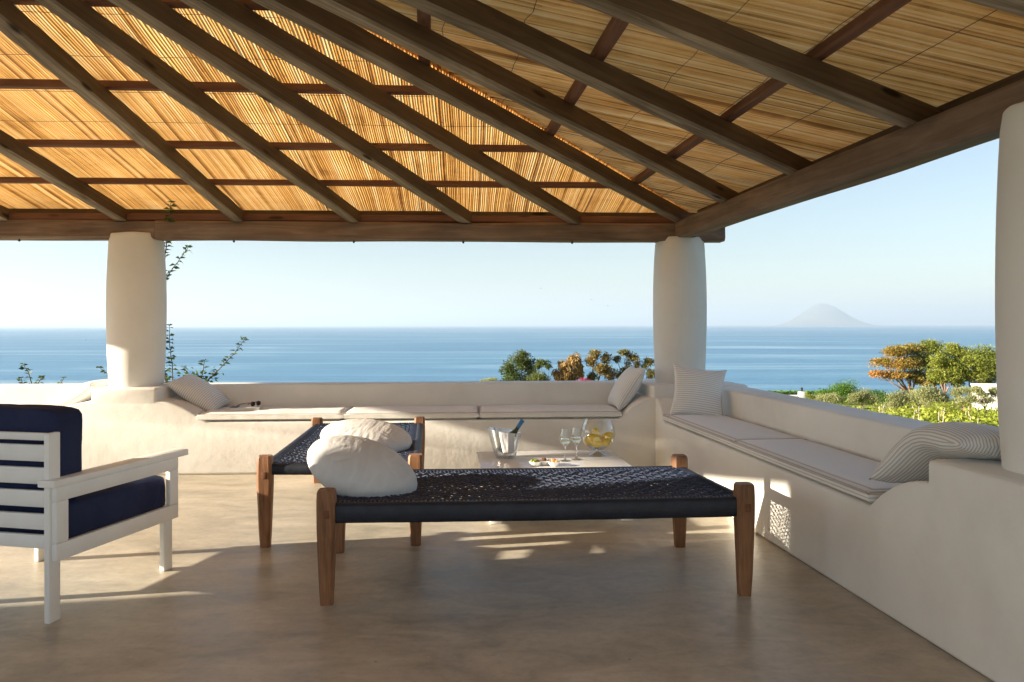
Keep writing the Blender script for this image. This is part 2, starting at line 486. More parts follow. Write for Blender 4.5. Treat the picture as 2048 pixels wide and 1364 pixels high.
GTAB = [(-60, -0.7), (0, -0.8), (8.2, -0.95), (20, -2.6), (40, -4.3), (60, -5.6), (85, -7.0), (97, -7.7), (112, -15), (160, -40), (230, -70)]
def ground_z(x, y):
    t = y + 0.10 * max(0, -x - 10)
    z = lerp_table(GTAB, t)
    if y > 12: z += 0.25 * nz(x * 0.06, y * 0.06, 3.1)
    return z

b = MB()
xs = [-900, -500, -300, -180] + [i * 6 for i in range(-20, 40)] + [260, 400, 700, 1000]
ys = [-60, -30, -10, 0, 4, 8.2] + [12 + 4 * i for i in range(0, 30)] + [140, 160, 190, 230]
vs = [(x, y, ground_z(x, y)) for y in ys for x in xs]
nx = len(xs)
fs = [(j * nx + i, j * nx + i + 1, (j + 1) * nx + i + 1, (j + 1) * nx + i) for j in range(len(ys) - 1) for i in range(nx - 1)]
b.add(vs, fs)
b.build('ground', M['ground'], kind='structure', ang=180)

# sea
SEA_Z = -62.0
me = bpy.data.meshes.new('sea')
SR = 85000
me.from_pydata([(-SR, -SR, SEA_Z), (SR, -SR, SEA_Z), (SR, SR, SEA_Z), (-SR, SR, SEA_Z)], [], [(0, 1, 2, 3)])
me.materials.append(M['sea'])
tag(link(bpy.data.objects.new('sea', me)), kind='structure')

# island
b = MB()
IX, IY = 13780.0, 36000.0
prof = [(0, 925), (150, 915), (330, 860), (560, 730), (800, 560), (1060, 380), (1330, 215), (1600, 90), (1900, -10), (2300, -70)]
NA = 48
vs = []
for i, (rr, zz) in enumerate(prof):
    for k in range(NA):
        a = 2 * math.pi * k / NA
        w = 1 + 0.10 * nz(math.cos(a) * 2, math.sin(a) * 2, rr * 0.001) + (0.10 * math.cos(a) if rr > 500 else 0)
        vs.append((IX + rr * w * math.cos(a), IY + rr * w * math.sin(a), zz + 28 * nz(math.cos(a) * 4, math.sin(a) * 4, rr * 0.004)))
fs = [(i * NA + k, i * NA + (k + 1) % NA, (i + 1) * NA + (k + 1) % NA, (i + 1) * NA + k) for i in range(len(prof) - 1) for k in range(NA)]
b.add(vs, fs)
b.build('island', M['rock'], kind='structure', ang=180)

# floor of the terrace
b = MB()
b.box((-2.6, 1.9, -0.45), (11.4, 11.6, 0.9))
b.build('terrace_floor', M['floor'], kind='structure', smooth=False)

# frames: back bench front line and right bench front line
BD = Vector((0.9986, 0.0524, 0)).normalized()
BN = Vector((-BD.y, BD.x, 0))
B0 = Vector((1.16, 6.70, 0))                     # inner corner of the two bench fronts
MBACK = Matrix((( BD.x, BN.x, 0, B0.x), (BD.y, BN.y, 0, B0.y), (0, 0, 1, 0), (0, 0, 0, 1)))
RD = Vector((0.1054, -0.9944, 0)).normalized()
RN = Vector((-RD.y, RD.x, 0))
MRIGHT = Matrix(((RD.x, RN.x, 0, B0.x + 0.02), (RD.y, RN.y, 0, B0.y), (0, 0, 1, 0), (0, 0, 0, 1)))

SEAT = 0.425
TOP = 0.683
def arm(s_top, s_seat, z_top=0.595, n=9):
    """points of a rounded arm from its high end down to the seat"""
    out = []
    for i in range(n + 1):
        t = i / n
        out.append((s_top + (s_seat - s_top) * t, SEAT + (z_top - SEAT) * (1 - t ** 1.9)))
    return out

def soft_wall(poly, y0, y1, name, mat, parent, Mx, bevel=0.018):
    mb = MB(); mb.prism(poly, y0, y1)
    return mb.build(name, mat, parent, bevel=bevel, seg=3, M=Mx, ang=35)

# ---- back bench with parapet: s runs from -8.2 (left) to 0 (corner)
back = empty('masonry_bench', (0, 0, 0), 0, 'cream plaster built-in bench with parapet along the sea side', 'bench')
PL0, PL1 = -4.53, -4.02          # plinth under the left pillar
outline = [(-8.2, 0.0), (0.06, 0.0), (0.06, 0.60)]
outline += arm(-0.0, -0.27)                       # corner arm down to the seat
left_arm = arm(PL1, PL1 + 0.40)
outline += list(reversed(left_arm))
outline += [(PL1, 0.70), (PL0, 0.70)]
outline += arm(PL0, PL0 - 0.40)
outline += [(-8.2, SEAT)]
soft_wall(outline, 0.0, 0.60, 'bench_base', M['plaster'], back, MBACK)
soft_wall([(-8.2, 0.0), (0.3, 0.0), (0.3, TOP), (-8.2, TOP)], 0.60, 0.86, 'parapet', M['plaster'], back, MBACK)

# ---- right bench with parapet: s runs from 0 (corner) towards the camera
right = empty('masonry_bench', (0, 0, 0), 0, 'white plaster built-in bench with parapet along the garden side', 'bench')
outline = [(0.0, 0.0), (10.2, 0.0), (10.2, 0.69), (3.66, 0.69)]
outline += arm(3.66, 3.25, 0.60)
outline += list(reversed(arm(0.0, 0.24, 0.60)))
soft_wall(outline, 0.0, 0.50, 'bench_base', M['plaster'], right, MRIGHT)
soft_wall([(-0.04, 0.0), (10.2, 0.0), (10.2, TOP), (-0.04, TOP)], 0.50, 0.78, 'parapet', M['plaster'], right, MRIGHT)
soft_wall([(-0.86, 0.0), (0.0, 0.0), (0.0, 0.695), (-0.86, 0.695)], -0.012, 0.80, 'corner_plinth', M['plaster'], right, MRIGHT)
soft_wall([(3.662, 0.3), (4.9, 0.3), (4.9, 0.693), (3.662, 0.693)], 0.012, 0.80, 'pillar_plinth', M['plaster'], right, MRIGHT)

# ---- pillars
def pillar(x, y, z0, z1, label, seed, r=0.231):
    b = MB()
    prof = []
    for i in range(19):
        t = i / 18
        k = 0.90 + 0.10 * math.sin(math.pi * min(1, max(0, t * 0.98 + 0.02))) ** 0.8
        prof.append((r * k, z0 + (z1 - z0) * t))
    prof = [(prof[0][0], z0)] + prof[1:-1] + [(prof[-1][0] * 1.0, z1 - 0.03), (prof[-1][0] * 0.985, z1 - 0.008), (prof[-1][0] * 0.95, z1)]
    b.lathe(prof, 40)
    for i, p in enumerate(b.v):
        a = math.atan2(p[1], p[0])
        w = 1 + 0.012 * nz(math.cos(a) * 1.3 + seed, math.sin(a) * 1.3, p[2] * 1.6)
        dz = 0.012 * nz(math.cos(a) * 2 + seed, math.sin(a) * 2, 9) if p[2] > z1 - 0.05 else 0
        b.v[i] = (p[0] * w, p[1] * w, p[2] + dz)
    return b.build('pillar', M['pillar'], ang=60, M=Matrix.Translation((x, y, 0)), label=label, cat='pillar', group='white barrel-shaped pillars')
pillar(-3.15, 6.80, 0.699, 1.965, 'white rounded pillar between the two sections of the sea-side bench', 1.0)
pillar(1.47, 7.10, 0.694, 1.955, 'white rounded pillar on the corner where the two benches meet', 4.0)
pillar(1.925, 2.78, 0.692, 1.955, 'white rounded pillar cut off by the right edge of view', 8.0)

# ---- unseen house wall at the left, sized to shade the near terrace
house = empty('house', (0, 0, 0), 0, 'cream rendered house wall out of view at left, sized to shade the near terrace', 'house')
b = MB(); b.box((-7.25, 0.91, 2.35), (0.3, 2.90, 4.7)); b.build('wall', M['house'], house, bevel=0.01)

# ================================================================== PERGOLA ROOF
roof = empty('pergola_roof', (0, 0, 0), 0, 'hipped pergola roof of dark timber rafters under golden reed matting', 'roof')
APEX = Vector((-2.38, 1.76, 0))
E0 = Vector((1.40, 6.95, 0))                      # inner corner of the eave beams
ED = Vector((4.55, 0.28, 0)).normalized()         # along the sea-side eave, to the right
EN = Vector((ED.y, -ED.x, 0))                     # horizontally inwards
SD = Vector((0.40, -3.93, 0)).normalized()        # along the garden-side eave, towards the camera
SN = Vector((SD.y, -SD.x, 0))
ZB, ZR = 2.065, 2.08                              # rafter underside at the two eaves
hb = (APEX - E0).dot(EN); hr = (APEX - E0).dot(SN)
ZAP = 2.065 + 0.165 * hb
SB, SR_ = 0.165, (ZAP - ZR) / hr

def zback(p): return ZB + SB * (Vector((p[0], p[1], 0)) - E0).dot(EN)
def zright(p): return ZR + SR_ * (Vector((p[0], p[1], 0)) - E0).dot(SN)

def timber(name, p0, p1, w, h, mat, parent, irr=0.004, cham=0.012, seg=12, seed=0.0, kind=None, under_mat=None):
    """squared timber from p0 to p1 (bottom centre line), local X along its length"""
    p0 = Vector(p0); p1 = Vector(p1)
    L = (p1 - p0).length
    ax = (p1 - p0).normalized()
    sy = Vector((0, 0, 1)).cross(ax).normalized()
    sz = ax.cross(sy)
    mb = MB(); vs = []; fs = []
    c = cham
    ring = [(-w / 2 + c, 0), (w / 2 - c, 0), (w / 2, c), (w / 2, h - c), (w / 2 - c, h), (-w / 2 + c, h), (-w / 2, h - c), (-w / 2, c)]
    n = 8
    for i in range(seg + 1):
        x = L * i / seg
        for k, (yy, zz) in enumerate(ring):
            g = nz(x * 1.4 + seed * 3.7, k * 2.3 + seed, 0.5) * irr
            g2 = nz(x * 1.1 + seed * 1.9, k * 1.7 - seed, 7.5) * irr
            vs.append((x, yy + g, zz + g2))
    for i in range(seg):
        for k in range(n):
            k2 = (k + 1) % n
            fs.append((i * n + k, i * n + k2, (i + 1) * n + k2, (i + 1) * n + k))
    fs.append(tuple(range(n - 1, -1, -1))); fs.append(tuple(seg * n + k for k in range(n)))
    mb.add(vs, fs)
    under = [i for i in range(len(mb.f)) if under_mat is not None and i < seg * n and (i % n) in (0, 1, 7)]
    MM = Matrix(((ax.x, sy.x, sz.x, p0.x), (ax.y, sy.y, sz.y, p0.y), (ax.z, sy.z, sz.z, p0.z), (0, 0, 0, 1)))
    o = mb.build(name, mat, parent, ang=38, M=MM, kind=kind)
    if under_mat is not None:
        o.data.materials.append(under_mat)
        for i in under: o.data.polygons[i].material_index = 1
    return o

# eave beams
BB = E0 - ED * 8.8; BE = E0 + ED * 0.44
off = -EN * 0.09
timber('eave_beam', BB + off + Vector((0, 0, 1.915)), E0 - ED * 4.36 + off + Vector((0, 0, 1.915)), 0.18, 0.152, M['beam'], roof, 0.012, 0.02, 30, 1.3)
timber('eave_beam', E0 - ED * 4.355 + off + Vector((0, 0, 1.918)), BE + off + Vector((0, 0, 1.922)), 0.18, 0.152, M['beam'], roof, 0.012, 0.02, 34, 2.3)
offr = -SN * 0.085
timber('eave_beam', E0 + SD * 0.005 + offr + Vector((0, 0, 1.945)), E0 + SD * 7.4 + offr + Vector((0, 0, 1.915)), 0.17, 0.15, M['beam'], roof, 0.008, 0.022, 46, 5.1)

RH, RW = 0.11, 0.088
# fan of rafters and jack rafters
rs = 0
def rafter_to(p_eave, z_fn, top, ztop, tail=0.34):
    global rs
    rs += 1
    pe = Vector((p_eave.x, p_eave.y, z_fn(p_eave)))
    pt = Vector((top.x, top.y, ztop))
    d = (pe - pt).normalized()
    timber('rafter', pt - d * 0.02, pe + d * tail, RW, RH, M['timber'], roof, 0.006, 0.010, 22, rs * 1.37, under_mat=M['greyish'])
eave_px = [-2.285, -1.335, -0.405, 0.52]          # X of rafter axes where they cross the sea-side beam
for x in eave_px:
    t = (x - E0.x) / ED.x
    p = E0 + ED * t
    if x < -2.2:
        top = Vector((p.x - 0.05, APEX.y, 0))
        rafter_to(p, zback, top, ZAP)
    else:
        rafter_to(p, zback, APEX, ZAP)
rafter_to(E0 + Vector((0.05, 0, 0)), lambda p: 2.07, APEX, ZAP, 0.45)
for i in range(6):                                # jack rafters left of the apex
    x = -3.23 - 0.94 * i
    if x < -7.3: break
    p = E0 + ED * ((x - E0.x) / ED.x)
    top = Vector((p.x - 0.05, APEX.y, 0))
    rafter_to(p, zback, top, ZAP)
for yy in (5.82, 4.72, 3.58, 2.48, 1.38, 0.28):
    p = E0 + SD * ((yy - E0.y) / SD.y)
    rafter_to(p, zright, APEX, ZAP)
ridge_l = APEX - ED * 5.0
timber('ridge_beam', (ridge_l.x, ridge_l.y, ZAP + 0.0), (APEX.x, APEX.y, ZAP + 0.0), 0.10, RH, M['timber'], roof, 0.005)
# verge rafter at the far left end of the roof
vl = E0 - ED * 8.55
timber('verge_beam', vl + EN * hb + Vector((0, 0, ZAP - 0.08)), vl - EN * 0.3 + Vector((0, 0, 2.065 - 0.13)), 0.12, 0.22, M['beam'], roof, 0.006)

# fascia board standing on the sea-side beam between the rafters
timber('eave_board', E0 - ED * 8.7 - EN * 0.055 + Vector((0, 0, 2.071)), E0 + ED * 0.1 - EN * 0.055 + Vector((0, 0, 2.074)), 0.045, 0.058, M['batten'], roof, 0.004, 0.006, 30, 3.3)

timber('eave_board', E0 - SN * 0.21 + SD * 0.02 + Vector((0, 0, 2.05)), E0 + SD * 7.2 - SN * 0.21 + Vector((0, 0, 2.05)), 0.04, 0.135, M['timber'], roof, 0.004, 0.006, 30, 4.3)  # added behind the garden-side beam to block sky showing under the reeds

timber('eave_gap_strip', E0 - ED * 8.7 - EN * 0.20 + Vector((0, 0, 2.068)), E0 + ED * 0.3 - EN * 0.20 + Vector((0, 0, 2.068)), 0.05, 0.118, M['timber'], roof, 0.004, 0.006, 30, 5.3)  # dark strip added behind the fascia to block the sky gap at the eave

# battens on top of the rafters
BH, BW = 0.042, 0.062
def hip_s(d_in):
    """distance along the sea-side eave from the corner at which the hip lies, d_in metres inwards"""
    return d_in / hb
hipvec = APEX - E0
for i, dd in enumerate((0.57, 1.30, 2.16, 3.02, 3.9, 4.7)):
    e = E0 + hipvec * (dd / hb)                   # on the hip
    a = e - ED * ((e - (E0 - ED * 8.5)).dot(ED))
    z = ZB + SB * dd + RH + 0.001
    timber('batten', a + Vector((0, 0, z)), e + Vector((0, 0, z)), BW, BH, M['batten'], roof, 0.004, 0.005, 30, 11 + i)
for i, dd in enumerate((0.51, 1.31, 2.12, 2.93, 3.7)):
    e = E0 + hipvec * (dd / hr)
    z = ZR + SR_ * dd + RH + 0.001
    L = 7.2 - hipvec.dot(SD) * dd / hr
    timber('batten', e + Vector((0, 0, z)), e + SD * L + Vector((0, 0, z)), BW, BH, M['batten'], roof, 0.004, 0.005, 26, 21 + i)

# reed matting: one split cane after another, rounded side down
def half_cane(mb, pts, rr, side, tint, deep=0.24):
    vs = []; fs = []; n = 5
    for p, r in zip(pts, rr):
        for k in range(n):
            an = math.pi * (k / (n - 1)) * 1.12 - math.pi * 0.06
            vs.append(p - side * (r * math.cos(an)) - Vector((0, 0, deep * r * math.sin(an))))
    for i in range(len(pts) - 1):
        for k in range(n - 1):
            fs.append((i * n + k, i * n + k + 1, (i + 1) * n + k + 1, (i + 1) * n + k))
    mb.add(vs, fs, tint)
def reeds(name, origin, along, inward, length_fn, n, step, z0, slope, seed, cut, wob=0.006, deep=0.24):
    mb = MB()
    rnd = random.Random(seed)
    s = 0.0
    up = Vector((0, 0, 1))
    for i in range(n):
        w0 = step * rnd.uniform(0.72, 1.22)
        s += w0 * 0.5
        lo, hi = length_fn(s)
        if hi - lo < 0.05:
            s += w0 * 0.5; continue
        tint0 = min(1, max(0, rnd.gauss(0.52, 0.25)))
        r0 = w0 * 0.61
        drop = rnd.uniform(-0.0004, 0.0004)
        def pt(sv, d, lift):
            w = wob * nz(sv * 9.0 + seed, d * 1.9) + wob * 1.5 * nz(sv * 1.7, d * 1.3 + seed)
            return origin + along * (sv + w) + inward * d + up * (z0 + slope * d + lift + 0.005 * nz(sv * 2.3, d * 1.8, seed))
        # canes come in lengths laid end to end
        a = lo + rnd.uniform(0, 0.06)
        while a < hi - 0.03:
            b_ = min(hi, a + rnd.uniform(*cut))
            m_ = max(2, int((b_ - a) / 0.24) + 1)
            tint = min(1, max(0, tint0 + rnd.uniform(-0.16, 0.16)))
            ds = [a + (b_ - a) * k / m_ for k in range(m_ + 1)]
            half_cane(mb, [pt(s, d, drop) for d in ds], [r0 * (1.0 - 0.12 * k / m_) for k in range(m_ + 1)], along, tint, deep)
            a = b_ - rnd.uniform(0.004, 0.014)
        s += w0 * 0.5
    return mb.build(name, M['reed'], roof, ang=180, kind='stuff', recalc=False)

zr = RH + BH + 0.0085
reeds('reed_mat', E0 + ED * 0.42, -ED, EN,
      lambda s: (-0.33, min(hb + 0.02, ((s - 0.42) / (hipvec.dot(-ED)) * hb + 0.0) if s - 0.42 < hipvec.dot(-ED) else hb + 0.02) + 0.05),
      560, 0.0166, ZB + zr, SB, 5, (1.2, 3.4))
ls = hipvec.dot(SD)
reeds('reed_mat', E0 - SD * 0.4, SD, SN,
      lambda s: (-0.30, (max(0, (s - 0.4)) / ls * hr + 0.05) if (s - 0.4) < ls else (hr if s - 0.4 < 6.9 else 0)),
      640, 0.0168, ZR + zr, SR_, 17, (0.5, 2.6), 0.008, 0.55)
# stitching wires across the canes of the garden-side slope
for i in range(9):
    d = 0.18 + 0.37 * i
    mb = MB()
    s0 = max(0.1, d / hr * ls); pts = []
    for k in range(60):
        s = s0 + (7.0 - s0) * k / 59
        pts.append(E0 + SD * s + SN * (d + 0.035 * nz(s * 2.1, i * 5.0) + 0.02 * nz(s * 7, i * 3)) + Vector((0, 0, ZR + zr + SR_ * d - 0.0125)))
    mb.tube(pts, 0.0016, 4)
    mb.build('stitch_wire', M['wire'], roof, ang=180)
for i in range(5):
    d = 0.9 + 0.42 * i + 0.3
    mb = MB(); pts = []
    for k in range(60):
        s = d * 0.8 + (6.5 - d * 0.8) * k / 59
        pts.append(E0 - ED * s + EN * (d + 0.02 * nz(s * 2.1, i * 5.0 + 40)) + Vector((0, 0, ZB + zr + SB * d - 0.0125)))
    mb.tube(pts, 0.0013, 4)
    mb.build('stitch_wire', M['wire'], roof, ang=180)
# hooks under the sea-side beam
for px in (-4.22, -4.05, -2.32, -1.33, -0.41, 0.52):
    p = E0 + ED * ((px - E0.x) / ED.x) - EN * 0.05
    mb = MB(); mb.tube([p + Vector((0, 0, 1.93)), p + Vector((0, 0, 1.905))], [0.006, 0.006], 6); mb.lathe([(0.001, -0.010), (0.010, -0.004), (0.010, 0.004), (0.001, 0.010)], 8, (p.x, p.y, 1.903))
    mb.build('hook', M['black'], roof)

#__OBJECTS__
# ================================================================== FURNITURE
def empty_at(name, label, cat, group=None, loc=(0, 0, 0)):
    return empty(name, loc, 0, label, cat, group)

# ---------------- charpoys (rope beds)
def tapered_leg(x, y, h, w_top, w_bot, parent, rz, front=-1):
    mb = MB(); n = 10
    ring_z = [0, 0.004, 0.10, 0.22, 0.33, 0.40, h - 0.05, h - 0.012, h]
    vs = []; fs = []
    for z in ring_z:
        t = z / h
        k = w_bot + (w_top - w_bot) * min(1, (t / 0.72)) ** 0.8
        if z >= h - 0.013: k -= 0.003
        if z >= h: k -= 0.010
        c = k * 0.16
        a = k / 2
        ring = [(-a + c, -a), (a - c, -a), (a, -a + c), (a, a - c), (a - c, a), (-a + c, a), (-a, a - c), (-a, -a + c)]
        vs += [(p[0] + 0.002 * nz(x + z * 6, i, y), p[1] + 0.002 * nz(y + z * 6, i, x), z) for i, p in enumerate(ring)]
    m_ = len(ring_z)
    for i in range(m_ - 1):
        for k in range(8):
            fs.append((i * 8 + k, i * 8 + (k + 1) % 8, (i + 1) * 8 + (k + 1) % 8, (i + 1) * 8 + k))
    fs.append(tuple(range(7, -1, -1))); fs.append(tuple((m_ - 1) * 8 + k for k in range(8)))
    mb.add(vs, fs)
    leg = mb.build('leg', M['teak'], parent, ang=30, M=Matrix.Translation((x, y, 0)) @ Matrix.Rotation(rz, 4, 'Z'))
    # through tenon showing on the outer face
    mb = MB(); mb.box((0.004, front * (w_top / 2 - 0.001), 0.393), (0.026, 0.007, 0.036))
    mb.build('tenon', M['teakend'], leg, bevel=0.002)
    return leg

def charpoy(label, A, B, C_, D, z_top=0.437):
    """A,B near left/right, C,D far right/left: leg centres. AB is the near side"""
    A, B, C_, D = [Vector((p[0], p[1], 0)) for p in (A, B, C_, D)]
    ctr = (A + B + C_ + D) / 4
    root = empty('charpoy', (0, 0, 0), 0, label, 'daybed', 'low wooden rope beds')
    d = (B - A).normalized()
    rz = math.atan2(d.y, d.x)
    for p, fr in ((A, -1), (B, -1), (C_, 1), (D, 1)):
        tapered_leg(p.x, p.y, 0.495, 0.080, 0.052, root, rz, fr)
    long_ab = (B - A).length > (D - A).length
    def rail(p, q, hgt, sag=0.003):
        u = (q - p).normalized()
        p2 = p + u * 0.041; q2 = q - u * 0.041
        L = (q2 - p2).length
        mb = MB(); vs = []; fs = []; n = 24; m_ = 12
        side = Vector((-u.y, u.x, 0))
        for i in range(n + 1):
            t = i / n
            c = p2 + u * (L * t)
            zc = z_top - hgt / 2 - sag * math.sin(math.pi * t)
            for k in range(m_):
                an = 2 * math.pi * k / m_
                ex = math.copysign(abs(math.cos(an)) ** 0.6, math.cos(an)); ez = math.copysign(abs(math.sin(an)) ** 0.6, math.sin(an))
                rip = 1 + 0.03 * nz(t * L * 30, k * 0.7, p.x)
                vs.append(c + side * (0.026 * ex * rip) + Vector((0, 0, hgt / 2 * ez * rip + zc)))
        for i in range(n):
            for k in range(m_):
                fs.append((i * m_ + k, i * m_ + (k + 1) % m_, (i + 1) * m_ + (k + 1) % m_, (i + 1) * m_ + k))
        fs.append(tuple(range(m_ - 1, -1, -1))); fs.append(tuple(n * m_ + k for k in range(m_)))
        mb.add(vs, fs)
        mb.build('rail', M['wrap'], root, ang=60)
    hl, hs = 0.090, 0.062
    rail(A, B, hl if long_ab else hs); rail(D, C_, hl if long_ab else hs)
    rail(A, D, hs if long_ab else hl); rail(B, C_, hs if long_ab else hl)
    # woven net: diagonal cords going over and under each other
    if long_ab:
        O, U, V = A, B - A, D - A
    else:
        O, U, V = B, C_ - B, A - B
    LU, LV = U.length, V.length
    Uh, Vh = U / LU, V / LV
    mu, mv = 0.035, 0.035
    def surf(u, v):
        a = (u / LU) * 2 - 1; c = (v / LV) * 2 - 1
        sag = 0.030 * max(0, 1 - a * a) ** 0.7 * max(0, 1 - c * c) ** 0.8
        return O + Uh * u + Vh * v + Vector((0, 0, z_top - 0.004 - sag))
    def width(u, v):
        q = abs(((u / 0.46) % 1.0) - 0.5) * 2 + abs(((v / 0.40) % 1.0) - 0.5) * 2
        ringp = (q * 2.6) % 1.0
        return 0.0052 if ringp < 0.55 else 0.0132
    mb = MB()
    sp = 0.0360
    slope = 0.72
    def cord(pts, flip, tint):
        vs = []; fs = []
        nP = len(pts)
        for i, (u, v) in enumerate(pts):
            a = pts[max(i - 1, 0)]; b2 = pts[min(i + 1, nP - 1)]
            t = Vector((b2[0] - a[0], b2[1] - a[1]))
            t = t.normalized() if t.length > 1e-9 else Vector((1, 0))
            w = width(u, v) * 0.62
            lift = 0.0026 * (1 if (i + flip) % 2 else -1)
            P = surf(u, v) + Vector((0, 0, lift))
            sd = (Uh * (-t.y) + Vh * t.x)
            vs += [P - sd * w, P + Vector((0, 0, 0.0032)), P + sd * w, P - Vector((0, 0, 0.003))]
        for i in range(nP - 1):
            for k in range(4):
                fs.append((i * 4 + k, i * 4 + (k + 1) % 4, (i + 1) * 4 + (k + 1) % 4, (i + 1) * 4 + k))
        mb.add(vs, fs, tint)
    for fam in (1, -1):
        cst = -LV / slope
        k = 0
        while cst < LU + LV / slope:
            pts = []
            j = 0
            st = 0.0165
            x = cst
            y = mv if fam == 1 else LV - mv
            while (mv - 1e-6) <= y <= LV - mv + 1e-6:
                if mu <= x <= LU - mu: pts.append((x + 0.002 * nz(x * 20, y * 20, fam), y))
                x += st / slope * 1.0; y += fam * st; j += 1
            if len(pts) > 2: cord(pts, k % 2, random.random())
            cst += sp * (1.30 if k % 2 == 0 else 0.95); k += 1
    # cords wrapped from the net's edge to the long rail
    u = mu + 0.02
    while u < LU - mu:
        for v0, v1 in ((0.012, 0.075), (LV - 0.012, LV - 0.075)):
            cord([(u, v0), (u + 0.003, (v0 + v1) / 2), (u + 0.006, v1)], 0, 0.5)
        u += 0.0185
    v = 0.04
    while v < LV - 0.04:
        for u0, u1 in ((0.012, 0.10), (LU - 0.012, LU - 0.10)):
            cord([(u0, v), ((u0 + u1) / 2, v + 0.004), (u1, v + 0.008)], 1, 0.5)
        v += 0.0185
    # stretched edge cords
    for v0 in (0.078, LV - 0.078):
        cord([(mu + (LU - 2 * mu) * i / 60, v0 + 0.004 * nz(i * 0.4, v0 * 9)) for i in range(61)], 0, 0.5)
    mb.build('woven_net', M['cord'], root, ang=180, kind='stuff', recalc=False)
    return root

charpoy('teak charpoy with dark navy woven top standing lengthwise nearest the camera', (-0.800, 3.490), (1.030, 3.600), (0.905, 4.385), (-0.918, 4.285))
charpoy('teak charpoy with dark woven top pointing towards the sea wall', (-1.340, 4.395), (-0.528, 4.425), (-0.712, 6.235), (-1.488, 6.180), 0.452)

# ---------------- pillows
def pillow(name, label, cat, w, d, t, mat, Mx, pinch=0.07, roundness=0.0, seed=0.0, wr=0.010, group=None, bend=0.0, power=0.42, kind=None, fold=None, creases=0):
    N = 64 if creases else 34
    rc = random.Random(int(seed * 10)); lines = []
    for q in range(creases):
        a = rc.uniform(0, 6.283); r1 = rc.uniform(0.80, 0.97); r2 = rc.uniform(0.25, 0.62); b2 = a + rc.uniform(-0.28, 0.28)
        lines.append((r1 * math.cos(a), r1 * math.sin(a), r2 * math.cos(b2), r2 * math.sin(b2), rc.uniform(0.5, 1.0), rc.choice((1, 1, -1)), rc.uniform(0.028, 0.05)))
    mb = MB(); vs = []; idx = {}; cloth = []          # cloth: position along the weave, carries the stripes
    for side in (1, -1):
        for i in range(N + 1):
            for j in range(N + 1):
                border = i in (0, N) or j in (0, N)
                if side == -1 and border:
                    idx[(side, i, j)] = idx[(1, i, j)]; continue
                u = -1 + 2 * i / N; v = -1 + 2 * j / N
                u = math.copysign(abs(u) ** 0.85, u); v = math.copysign(abs(v) ** 0.85, v)
                if roundness:
                    x = u * math.sqrt(max(0, 1 - roundness * v * v * 0.5)); y = v * math.sqrt(max(0, 1 - roundness * u * u * 0.5))
                else:
                    x = u * (1 - pinch * (1 - v * v)); y = v * (1 - pinch * (1 - u * u))
                e = max(0.0, (1 - u * u) * (1 - v * v))
                h = t / 2 * e ** power
                edge = 1 - e
                wrk = wr * 0.50 * edge ** 1.2 * nz(math.atan2(v, u) * 6.5 + seed, side * 3 + seed, (abs(u) + abs(v)) * 0.5)
                wrk += wr * 0.45 * nz(u * 1.5 + seed, v * 1.5 - seed, side * 5)
                wrk += wr * 0.22 * (0.5 - abs(nz(u * 5.0 + v * 1.2 + seed, v * 1.3, side * 2)))
                for (x1_, y1_, x2_, y2_, dp_, sd_, wd_) in lines:
                    if sd_ != side: continue
                    dx_, dy_ = x2_ - x1_, y2_ - y1_
                    tt_ = min(1, max(0, ((u - x1_) * dx_ + (v - y1_) * dy_) / (dx_ * dx_ + dy_ * dy_)))
                    dd_ = math.hypot(u - x1_ - dx_ * tt_, v - y1_ - dy_ * tt_)
                    if dd_ < 0.16: wrk += dp_ * (1 - tt_) ** 0.6 * (0.55 * math.exp(-((dd_ - 0.06) / wd_) ** 2) - math.exp(-(dd_ / wd_) ** 2)) * 0.0042
                wrk *= min(1, e * 9)
                z = side * (h + wrk)
                px, py = x * w / 2, y * d / 2
                z += bend * (px / (w / 2)) ** 2
                if fold:
                    # lay the pillow over a step: flat towards -y, sloping down towards +y
                    yc = zc = 0.0; stp = py / 24
                    for q in range(24):
                        t_ = min(1, max(0, (stp * (q + 0.5) - fold[0]) / fold[1])); an = fold[2] * t_ * t_ * (3 - 2 * t_)
                        yc += stp * math.cos(an); zc += stp * math.sin(an)
                    t_ = min(1, max(0, (py - fold[0]) / fold[1])); an = fold[2] * t_ * t_ * (3 - 2 * t_)
                    py, z = yc - z * math.sin(an), zc + z * math.cos(an)
                idx[(side, i, j)] = len(vs)
                vs.append((px, py, z)); cloth.append(u * w / 2)
    fs = []
    for i in range(N):
        for j in range(N):
            fs.append((idx[(1, i, j)], idx[(1, i + 1, j)], idx[(1, i + 1, j + 1)], idx[(1, i, j + 1)]))
            fs.append((idx[(-1, i, j)], idx[(-1, i, j + 1)], idx[(-1, i + 1, j + 1)], idx[(-1, i + 1, j)]))
    mb.add(vs, fs)
    for side in (1, -1):                     # stripes keep their width on the cloth: measure along the surface
        for j in range(N + 1):
            for st in (1, -1):
                acc = 0.0; i = N // 2
                if side == 1 or 0 < j < N: cloth[idx[(side, i, j)]] = 0.0
                while 0 < i + st < N + (1 if st > 0 else 0) or i + st in (0, N):
                    a_, b_ = Vector(vs[idx[(side, i, j)]]), Vector(vs[idx[(side, i + st, j)]])
                    acc += (b_ - a_).length; i += st
                    if side == 1 or (0 < i < N and 0 < j < N): cloth[idx[(side, i, j)]] = st * acc
                    if i in (0, N): break
    mb.t = cloth
    return mb.build(name, mat, None, ang=180, M=Mx, label=label, cat=cat, group=group)

def place(loc, rx=0, ry=0, rz=0, pre=0):
    return Matrix.Translation(loc) @ Matrix.Rotation(rad(rz), 4, 'Z') @ Matrix.Rotation(rad(ry), 4, 'Y') @ Matrix.Rotation(rad(rx), 4, 'X') @ Matrix.Rotation(rad(pre), 4, 'Z')

